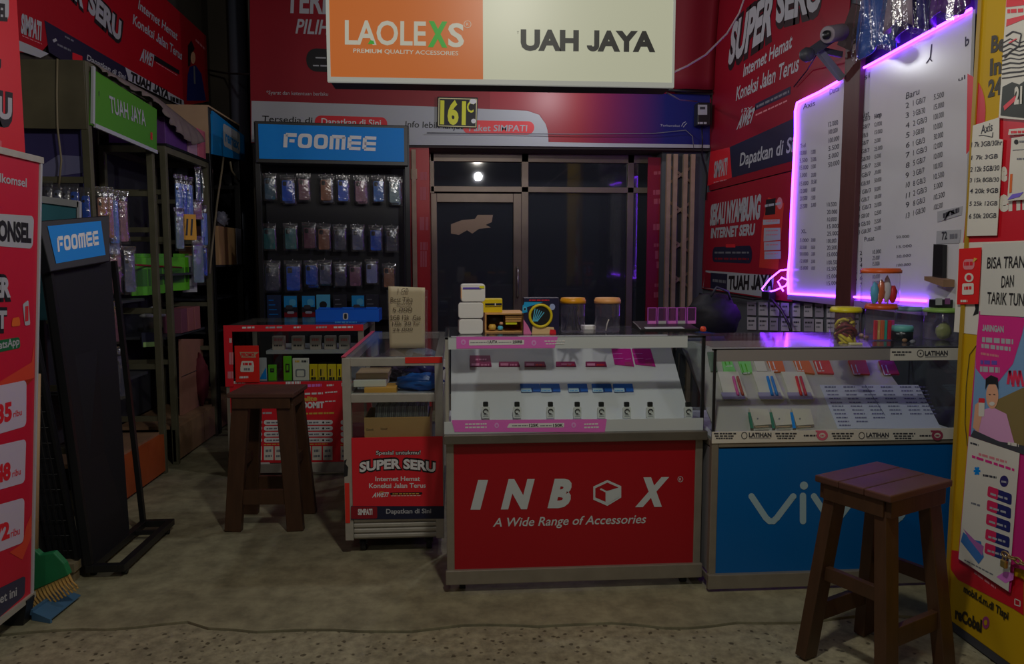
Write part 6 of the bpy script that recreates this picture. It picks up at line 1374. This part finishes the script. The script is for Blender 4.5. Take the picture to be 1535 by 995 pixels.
# backpack on something behind the counters
bp = MB(); c0 = at(1068, 476, y=4.7); bp.blob(c0, .17, .15, .16, mat('bag_black', (14, 14, 18), .6, noise=.3, scale=20, bump=.3), 61, .12); bpt = thing('backpack', 'dark backpack with blue lower edge behind the black tester tray', 'bag', (c0.x, c0.y, 0)); bp.build('body', bpt)
MB().blob(c0 + V((-.06, -.07, -.13)), .12, .09, .06, mat('bag_blue', (16, 36, 84), .5), 62, .1).build('blue_pocket', bpt); MB().tube([c0 + V((-.05, -.1, .14)), c0 + V((-.02, -.12, .2)), c0 + V((.06, -.1, .17)), c0 + V((.08, -.09, .12))], .008, dgrey, 6).build('strap', bpt)
st_ = thing('plastic_crate', 'dark stool carrying the backpack behind the counters', 'stand', (c0.x, c0.y, 0)); b = MB(); b.cbox((c0.x, c0.y, c0.z-.225), .36, .32, .03, dgrey); b.build('top', st_)
for a_ in (-1, 1):
    for d_ in (-1, 1): MB().beam((c0.x+a_*.16, c0.y+d_*.14, 0), (c0.x+a_*.15, c0.y+d_*.13, c0.z-.24), .03, .03, dgrey).build('leg', st_)
tag(MB().lathe(at(1054, 493, y=3.2) - V((0, 0, .012)), [(0, 0), (.012, .002), (.014, .012), (.01, .022), (0, .024)], mat('red_cap', (170, 50, 24), .4), 14).build('bottle_cap'), 'tiny orange red cap behind the black tester tray', 'cap')
# hanging garments in plastic above the board
gb2 = [mat('garment_blue', (24, 56, 116), .4, noise=.5, scale=9), mat('garment_grey', (96, 84, 96), .5, noise=.4, scale=9), mat('garment_navy', (30, 28, 86), .4, noise=.4, scale=9), mat('violet_lit_sheet', (60, 20, 90), .5, noise=.4, scale=9)]  # last entry: violet light of the strips put into the sheets' colour
def hanging(label, px0, px1, yb0, yb1, m, X, seed, name='hanging_bag'):
    top = 2.95
    A0, B0_ = at(px0, yb0, x=X), at(px1, yb1, x=X); t = thing(name, label, 'hanging bag', (X, (A0.y+B0_.y)/2, A0.z), 0, 'plastic wrapped goods hanging above the wide whiteboard')
    def fn(u, v):
        P = A0.lerp(B0_, u); z = P.z*(1-v) + top*v
        return V((X - .05*math.sin(math.pi*u) - .014*math.sin(u*17+seed) - .01*math.sin(v*9+u*6), P.y, z + (.02*math.sin(u*9+seed) if v == 0 else 0)))
    MB().grid(fn, 16, 12, m).build('goods', t, solid=.006)
    MB().grid(lambda u, v: fn(u, v) + V((-.022 - .006*math.sin(u*29), 0, -.02)), 20, 10, GP).build('plastic_cover', t)
    MB().cyl((X-.02, (A0.y+B0_.y)/2, top-.01), (X-.02, (A0.y+B0_.y)/2, 3.1), .004, steel, 6).build('hook', t)
hanging('blue goods in clear plastic hanging above the left part of the wide whiteboard', 1289, 1340, 92, 68, gb2[0], 2.03, 1)
hanging('grey cloth with pointed corner hanging above the wide whiteboard', 1336, 1368, 50, 30, gb2[1], 1.93, 2)
hanging('navy jacket in plastic hanging above the middle of the wide whiteboard', 1346, 1402, 62, 34, gb2[2], 2.04, 3)
hanging('violet lit plastic sheets hanging above the right end of the wide whiteboard', 1400, 1458, 36, 8, gb2[3], 2.045, 4)
tag(MB().cyl((2.0, 2.9, 3.1), (2.0, 4.05, 3.1), .012, steel, 8).build('clothes_rail'), 'metal rail carrying the wrapped goods over the whiteboard', 'rail')
# CCTV camera on a bracket at the post
cc = thing('security_camera', 'grey security camera on a dark bracket beside the wooden post', 'camera', at(1240, 70, y=3.9))
Yc = 3.86; cg_ = mat('camera_grey', (92, 84, 90), .45)
A_, B_ = at(1262, 48, y=Yc+.02), at(1240, 52, y=Yc-.05)
b = MB(); b.tube([A_, B_], .042, cg_, 20); b.build('camera_body', cc, .004); b = MB(); dv = (B_-A_).normalized(); b.tube([B_ - dv*.005, B_ + dv*.012], .022, blackp, 16); b.build('lens', cc)
b = MB(); b.beam(at(1207, 84, y=Yc), at(1245, 58, y=Yc), .05, .03, dgrey, (0, 0, 1)); b.beam(at(1226, 74, y=Yc+.03), at(1262, 118, y=Yc+.05), .035, .03, mgrey, (0, 0, 1)); b.beam(at(1226, 74, y=Yc+.03), at(1262, 82, y=Yc+.05), .03, .02, dgrey, (0, 0, 1)); b.build('bracket', cc, .003)
MB().blob(at(1210, 82, y=Yc-.02), .04, .03, .035, dgrey, 71, .1, 12, 8).build('joint', cc)
MB().tube([at(1225, 80, y=Yc+.05), at(1210, 105, x=2.06), at(1190, 130, x=2.07)], .004, blackp, 5).build('cable', cc)
# cables
tag(MB().tube([at(1122, -20, y=4.2), at(1108, 20, y=4.2), at(1090, 50, y=4.1), at(1058, 82, y=3.9), at(1030, 99, y=3.6), at(1010, 108, y=3.2)], .005, mat('white_cable', (130, 116, 120), .5), 6).build('cable'), 'white cable sweeping from the ceiling to the backlit sign', 'cable')
tag(MB().tube([at(1000, 139, y=3.115), at(1020, 150, y=4.5), at(1045, 152, y=6.0)], .004, mgrey, 5).build('cable'), 'thin grey cable from the backlit sign to the corner electric box', 'cable')
tag(MB().tube([at(640, 199, y=6.15), at(740, 200, y=6.15), at(860, 201, y=6.14), at(980, 200, y=6.13), at(1028, 195, y=6.12), at(1038, 204, y=6.12), at(1040, 222, y=6.12)], .0035, mgrey, 5).build('cable'), 'thin cable strung across the white band of the shop banner', 'cable')
tag(MB().tube([at(1052, 188, y=6.12), at(1053, 215, y=6.12), at(1052, 232, y=6.18), at(1060, 260, y=6.2), at(1058, 300, y=6.2)], .006, blackp, 5).build('cable'), 'black cable dropping from the corner electric box', 'cable')

# ---- yellow panel
yx = 1.735; yp = thing('signboard', 'tall yellow and red signboard at the right edge, covered with pasted papers', 'signboard', (yx, 2.1, 0))
ym = mat('yellow_board', (138, 110, 6), .55, spec=.25, noise=.15, scale=3)
MB().box(yx, 1.2, .03, yx+.035, 2.47, 2.9, ym).build('board', yp, .004)
MB().box(yx-.006, 2.452, .03, yx, 2.4705, 2.9, mat('yellow_edge', (116, 92, 14), .45)).build('edge_strip', yp)
b = MB(); b.box(yx+.002, 1.2, 0, yx+.03, 2.47, .03, dgrey); b.build('base_rail', yp)
a = Art((yx, 0, 0), NR, (1420, 0, 2.764)); yr = mat('board_red', (140, 14, 26), .4)
a.pg([(80, 640), (85, 305)] + [(85+75*math.sin(k*math.pi/20), 460-150*math.cos(k*math.pi/20)) for k in range(2, 19)], yr, 1)
a.pg([(62, 1075), (80, 860), (110, 680), (240, 430), (420, 420), (420, 1100), (200, 1040)], yr, 1)
for s_, p in (('Be', ((182, 216), (240, 206), (186, 152))), ('In', ((178, 311), (226, 301), (180, 247))), ('24', ((170, 401), (226, 386), (172, 336)))): a.tx(s_, *p, mat('board_ink', (30, 26, 12), .5), 2, .04)
a.tx('e', (222, 745), (252, 745), (222, 672), offwhite, 2, .06); a.tx('ern', (215, 872), (330, 862), (215, 785), offwhite, 2, .05)
a.cv(1420, 340, 2.926); a.pg([(30, 460), (345, 500), (345, 60), (55, 70)], offwhite, 1.5)
a.line([(130, 520), (100, 560), (85, 700), (80, 860), (90, 960)], 3, MATS['board_ink'], 2); a.line([(130, 525), (150, 520), (345, 545)], 3, MATS['board_ink'], 2)
a.pg([(115, 390), (140, 380), (142, 330), (120, 320), (126, 360)], ink, 2.5)
a.cv(1415, 640, 2.8)
a.pg([(25, 540), (30, 515), (60, 520), (336, 640), (336, 790), (290, 760), (60, 640), (32, 600)], yr, 1)
a.bars((130, 615), (220, 680), 10, MATS['pale_red'], 2, 4); a.line([(300, 720), (322, 730), (322, 752), (300, 745), (300, 720)], 4, offwhite, 2)
a.tx('mobil.d.m.di Tispi', (84, 690), (272, 808), (86, 662), MATS['board_ink'], 2, .04); a.tx('reCobal', (48, 800), (160, 860), (50, 755), MATS['board_ink'], 2, .05)
a.ell(178, 820, 15, 26, mat('board_mauve', (110, 40, 80), .5), 2); a.ell(178, 820, 7, 12, ym, 3)
a.build('printed_design', yp)
def pasted(name, label, pts, cv, m, lay, deco=None, th=.0012):
    X = yx - .0035 - lay*.003
    w3 = [on_plane(cv[0]+p[0]/cv[2], cv[1]+p[1]/cv[2], V((X, 0, 0)), NR) for p in pts]
    t = thing(name, label, 'poster' if name == 'poster' else 'paper', sum(w3, V())/len(w3)); MB().prism(w3, (th, 0, 0), m).build('sheet', t)
    if deco: a = Art((X, 0, 0), NR, cv); deco(a); a.build('printed_design', t)
    return t
c1 = (1420, 0, 2.764); c2_ = (1420, 340, 2.926); c3_ = (1415, 640, 2.8)
def d_note(a):
    for s_, p in (('Axis', ((140, 555), (188, 540), (142, 520))), ('1 7k 3GB/30hr', ((100, 610), (228, 600), (102, 590))), ('1 7k 3GB', ((100, 662), (210, 655), (102, 645))), ('2 12k 5GB/30', ((96, 712), (216, 705), (98, 692))), ('3 15k 8GB/30', ((94, 755), (214, 752), (96, 738))), ('4 20k 9GB', ((94, 800), (212, 798), (96, 782))), ('5 25k 12GB', ((92, 852), (208, 850), (94, 835))), ('6 50k 20GB', ((90, 905), (204, 902), (92, 886)))): a.tx(s_, *p, inkb, 1, .01)
    a.line([(132, 562), (150, 560), (188, 568), (190, 548)], 3, inkb, 1)
pasted('price_note', 'long white handwritten price note pasted on the yellow signboard', [(80, 978), (205, 975), (230, 578), (214, 575), (215, 486), (106, 520)], c1, offwhite, 2, d_note)
def d_p1(a):
    a.pg([(245, 30), (330, 20), (330, -60), (250, -60)], redb, 1); a.bars((250, 55), (320, 50), 16, redb, 1, 3); a.pg([(245, 110), (318, 80), (330, 95), (330, 60), (248, 80)], redb, 1)
    a.pg([(222, 478), (330, 490), (330, 330), (300, 350), (270, 340), (230, 360)], mat('poster_dark', (30, 34, 28), .5), 1)
    for k in range(9): a.line([(228, 180+k*18), (262, 160+k*20), (300, 178+k*17), (335, 165+k*18)], 6 if k % 2 else 4, ink, 1.5+k*.1)
    a.line([(245, 150), (275, 130), (310, 140), (300, 190), (262, 215), (240, 240)], 5, ink, 3); a.line([(258, 178), (290, 160)], 5, redb, 3)
    a.tx('21', (280, 428), (312, 425), (282, 365), offwhite, 3, .06); a.pg([(235, 440), (285, 395), (290, 412), (240, 458)], redb, 2.5)
pasted('poster', 'black, white and red poster in the top right corner of the yellow signboard', [(213, 488), (345, 500), (345, -60), (248, -60)], c1, offwhite, 2, d_p1)
def d_qr(a):
    a.ell(287, 588, 9, 10, ink, 1); a.bars((300, 590), (340, 590), 8, mgrey, 1, 3); a.line([(272, 622), (340, 618)], 2, mgrey, 1); a.bars((290, 662), (340, 660), 7, mgrey, 1, 4); a.pg([(258, 800), (268, 796), (272, 720), (262, 722)], orange, 1); a.pg([(250, 828), (300, 815), (318, 795), (270, 805)], mat('qr_violet', (84, 70, 150), .5), 1); a.bars((262, 560-4), (262, 556), 1, mgrey, 1, 1)
pasted('payment_poster', 'white payment notice at the right edge of the yellow signboard', [(248, 832), (345, 825), (345, 560), (266, 572)], c1, offwhite, 3, d_qr)
pasted('sticker_strip', 'small white caption strip above the payment notice', [(252, 558), (345, 555), (345, 528), (256, 535)], c1, offwhite, 3, lambda a: a.bars((265, 552), (340, 550), 10, redb, 1, 5))
def d_red(a):
    a.cv(*c2_); a.rr([(70, 188), (120, 186), (122, 140), (72, 142)], MATS['pale_red'], 1, .4); a.bars((76, 170), (116, 168), 16, redb, 2, 3); a.pg([(112, 160), (135, 140), (120, 135)], gold, 2); a.ell(97, 222, 20, 20, offwhite, 1); a.ell(97, 222, 11, 12, redb, 2); a.rr([(66, 298), (118, 296), (118, 246), (68, 248)], offwhite, 1.5, .15); a.bars((76, 276), (110, 274), 14, redb, 2, 3); a.bars((60, 330), (90, 330), 10, offwhite, 1, 2)
pasted('promo_sticker', 'red promotional sticker with white badges on the yellow signboard', [(42, 340), (135, 338), (150, 90), (52, 96)], c2_, mat('sticker_red', (160, 20, 20), .4), 2, d_red)
def d_bisa(a):
    for s_, p in (('BISA TRANSFER', ((175, 182), (420, 176), (178, 134))), ('DAN', ((238, 266), (292, 262), (240, 216))), ('TARIK TUNAI', ((175, 336), (368, 348), (178, 286)))): a.tx(s_, *p, ink, 1, .01)
pasted('paper_sign', 'white paper with hand-drawn capitals on money transfers, right edge of the yellow signboard', [(144, 385), (440, 400), (440, 62), (154, 74)], c2_, mat('paper_white', (142, 142, 136), .6), 3, d_bisa)
def d_mag(a):
    a.cv(*c2_)
    a.pg([(104, 915), (345, 1000), (400, 1010), (400, 380), (190, 372), (140, 372)], mat('poster_sky', (80, 110, 140), .45), .4)
    a.pg([(215, 760), (345, 700), (400, 760), (400, 1000), (330, 985), (190, 930)], mat('poster_hill', (90, 78, 44), .5), .8)
    a.pg([(142, 372), (345, 400), (330, 470), (290, 600), (225, 680), (165, 668), (126, 620), (130, 500)], mat('poster_magenta', (150, 26, 92), .4), 1.2)
    a.tx('JARINGAN', (155, 455), (250, 462), (155, 430), lgrey, 2, .05); a.bars((155, 505), (292, 515), 22, lgrey, 2, 5); a.bars((152, 530), (280, 545), 18, lgrey, 2, 6); a.bars((150, 560), (228, 572), 10, MATS['pale_red'], 2, 6); a.bars((148, 602), (225, 605), 18, mat('poster_violet', (70, 50, 120), .5), 2, 3); a.bars((146, 635), (232, 640), 24, lgrey, 2, 4)
    for k in range(3): a.line([(268+k*22, 690), (276+k*22, 630), (292+k*22, 700)], 12, mat('poster_pinkred', (170, 30, 60), .45), 1.5)
    a.pg([(120, 920), (135, 830), (165, 800), (200, 790), (262, 820), (300, 960), (240, 960)], mat('printed_shirt', (150, 110, 140), .5), 2)
    a.ell(200, 740, 27, 58, skin, 2.5); a.pg([(170, 715), (172, 665), (195, 650), (225, 662), (228, 715), (218, 690), (180, 690)], ink, 3); a.ell(200, 775, 12, 9, offwhite, 3.5); a.line([(186, 735), (194, 735)], 4, ink, 3.5); a.line([(206, 735), (214, 735)], 4, ink, 3.5)
    a.pg([(115, 880), (125, 780), (150, 760), (165, 790), (150, 850), (140, 900)], skin, 2.6); a.rr([(140, 830), (165, 832), (168, 765), (142, 762)], offwhite, 3, .15); a.rr([(140, 770), (168, 772), (168, 752), (142, 750)], redb, 3.4, .2)
    a.pg([(105, 918), (345, 1000), (345, 960), (230, 940), (120, 890)], dgrey, 3.6); a.bars((270, 955), (318, 965), 14, offwhite, 4, 2)
    a.cv(*c3_)
    a.pg([(65, 552), (275, 690), (322, 110), (108, 38)], offwhite, 3.8)
    a.bars((115, 70), (150, 80), 8, dgrey, 4.5, 2); a.bars((150, 118), (268, 152), 10, MATS['pale_red'], 4.5, 5); a.bars((122, 128), (300, 186), 11, MATS['poster_magenta'], 4.5, 6)
    for k in range(3): t0 = k*math.pi/3; a.line([(143-14*math.cos(t0), 184-18*math.sin(t0)), (143+14*math.cos(t0), 184+18*math.sin(t0))], 9, blue, 4.4+.1*k)
    a.bars((168, 206), (225, 216), 9, dgrey, 4.5, 4); a.ell(257, 227, 18, 24, mat('navy_badge', (30, 24, 70), .5), 4.5); a.bars((246, 232), (270, 236), 8, lgrey, 5, 2)
    for k in range(5):
        y = 246 + k*58 + (k > 2)*6; xo = -k*3
        a.rr([(186+xo, y+44), (288+xo, y+82), (290+xo, y+36), (190+xo, y)], mat('navy_pill', (24, 26, 72), .45), 4.4, .2); a.rr([(186+xo, y+44), (230+xo, y+60), (234+xo, y+15), (190+xo, y)], mat('pink_pill', (150, 24, 60), .45), 4.6, .2); a.bars((200+xo, y+38), (272+xo, y+60), 9, lgrey, 5, 3, k)
    a.bars((118, 322), (158, 334), 8, mgrey, 4.5, 3)
    a.pg([(85, 440), (75, 480), (150, 575), (172, 545), (160, 480), (120, 470)], mat('swoosh_blue', (40, 80, 130), .5), 4.5); a.pg([(85, 425), (110, 470), (165, 540), (172, 500), (140, 480)], mat('swoosh_mauve', (120, 70, 120), .5), 4.8)
    a.pg([(225, 628), (262, 655), (296, 640), (298, 612), (260, 606)], MATS['pink_print'], 4.5); a.bars((90, 560), (215, 625), 6, mgrey, 4.5, 8)
pasted('poster', 'magenta poster with a smiling person holding a cup, white sheet below', [(1436, 838), (1514, 888), (1520, 850), (1555, 860), (1560, 478), (1468, 466)], (0, 0, 1), mat('poster_magenta_base', (140, 24, 84), .4), 2, d_mag)
# chain and padlock
ch = thing('padlock_chain', 'tan chain with brass padlock hanging across the yellow signboard', 'chain', at(1510, 836, x=yx-.03)); cm_ = mat('chain_tan', (110, 90, 58), .4, .6)
ps_ = [at(x, y, x=yx-.035) for x, y in ((1503, 829), (1512, 834), (1521, 838), (1531, 843), (1541, 848))]
for k in range(4):
    A_, B_ = ps_[k], ps_[k+1]; d_ = (B_-A_).normalized(); n_ = V((1, 0, 0)) if k % 2 else d_.cross(V((1, 0, 0))); c_ = (A_+B_)/2; L_ = (B_-A_).length
    MB().tube([c_ + d_*L_*.62*math.cos(j*math.pi/6) + n_*.0085*math.sin(j*math.pi/6) for j in range(12)], .0032, cm_, 6, True).build('chain_link', ch)
pd = at(1505, 845, x=yx-.03); b = MB(); b.cbox(pd, .012, .022, .024, mat('brass', (130, 108, 60), .35, .7)); b.build('padlock', ch, .003)
MB().tube([pd + V((0, -.007, .011)), pd + V((0, -.007, .026)), pd + V((0, 0, .032)), pd + V((0, .007, .026)), pd + V((0, .007, .011))], .0025, steel, 6).build('shackle', ch)
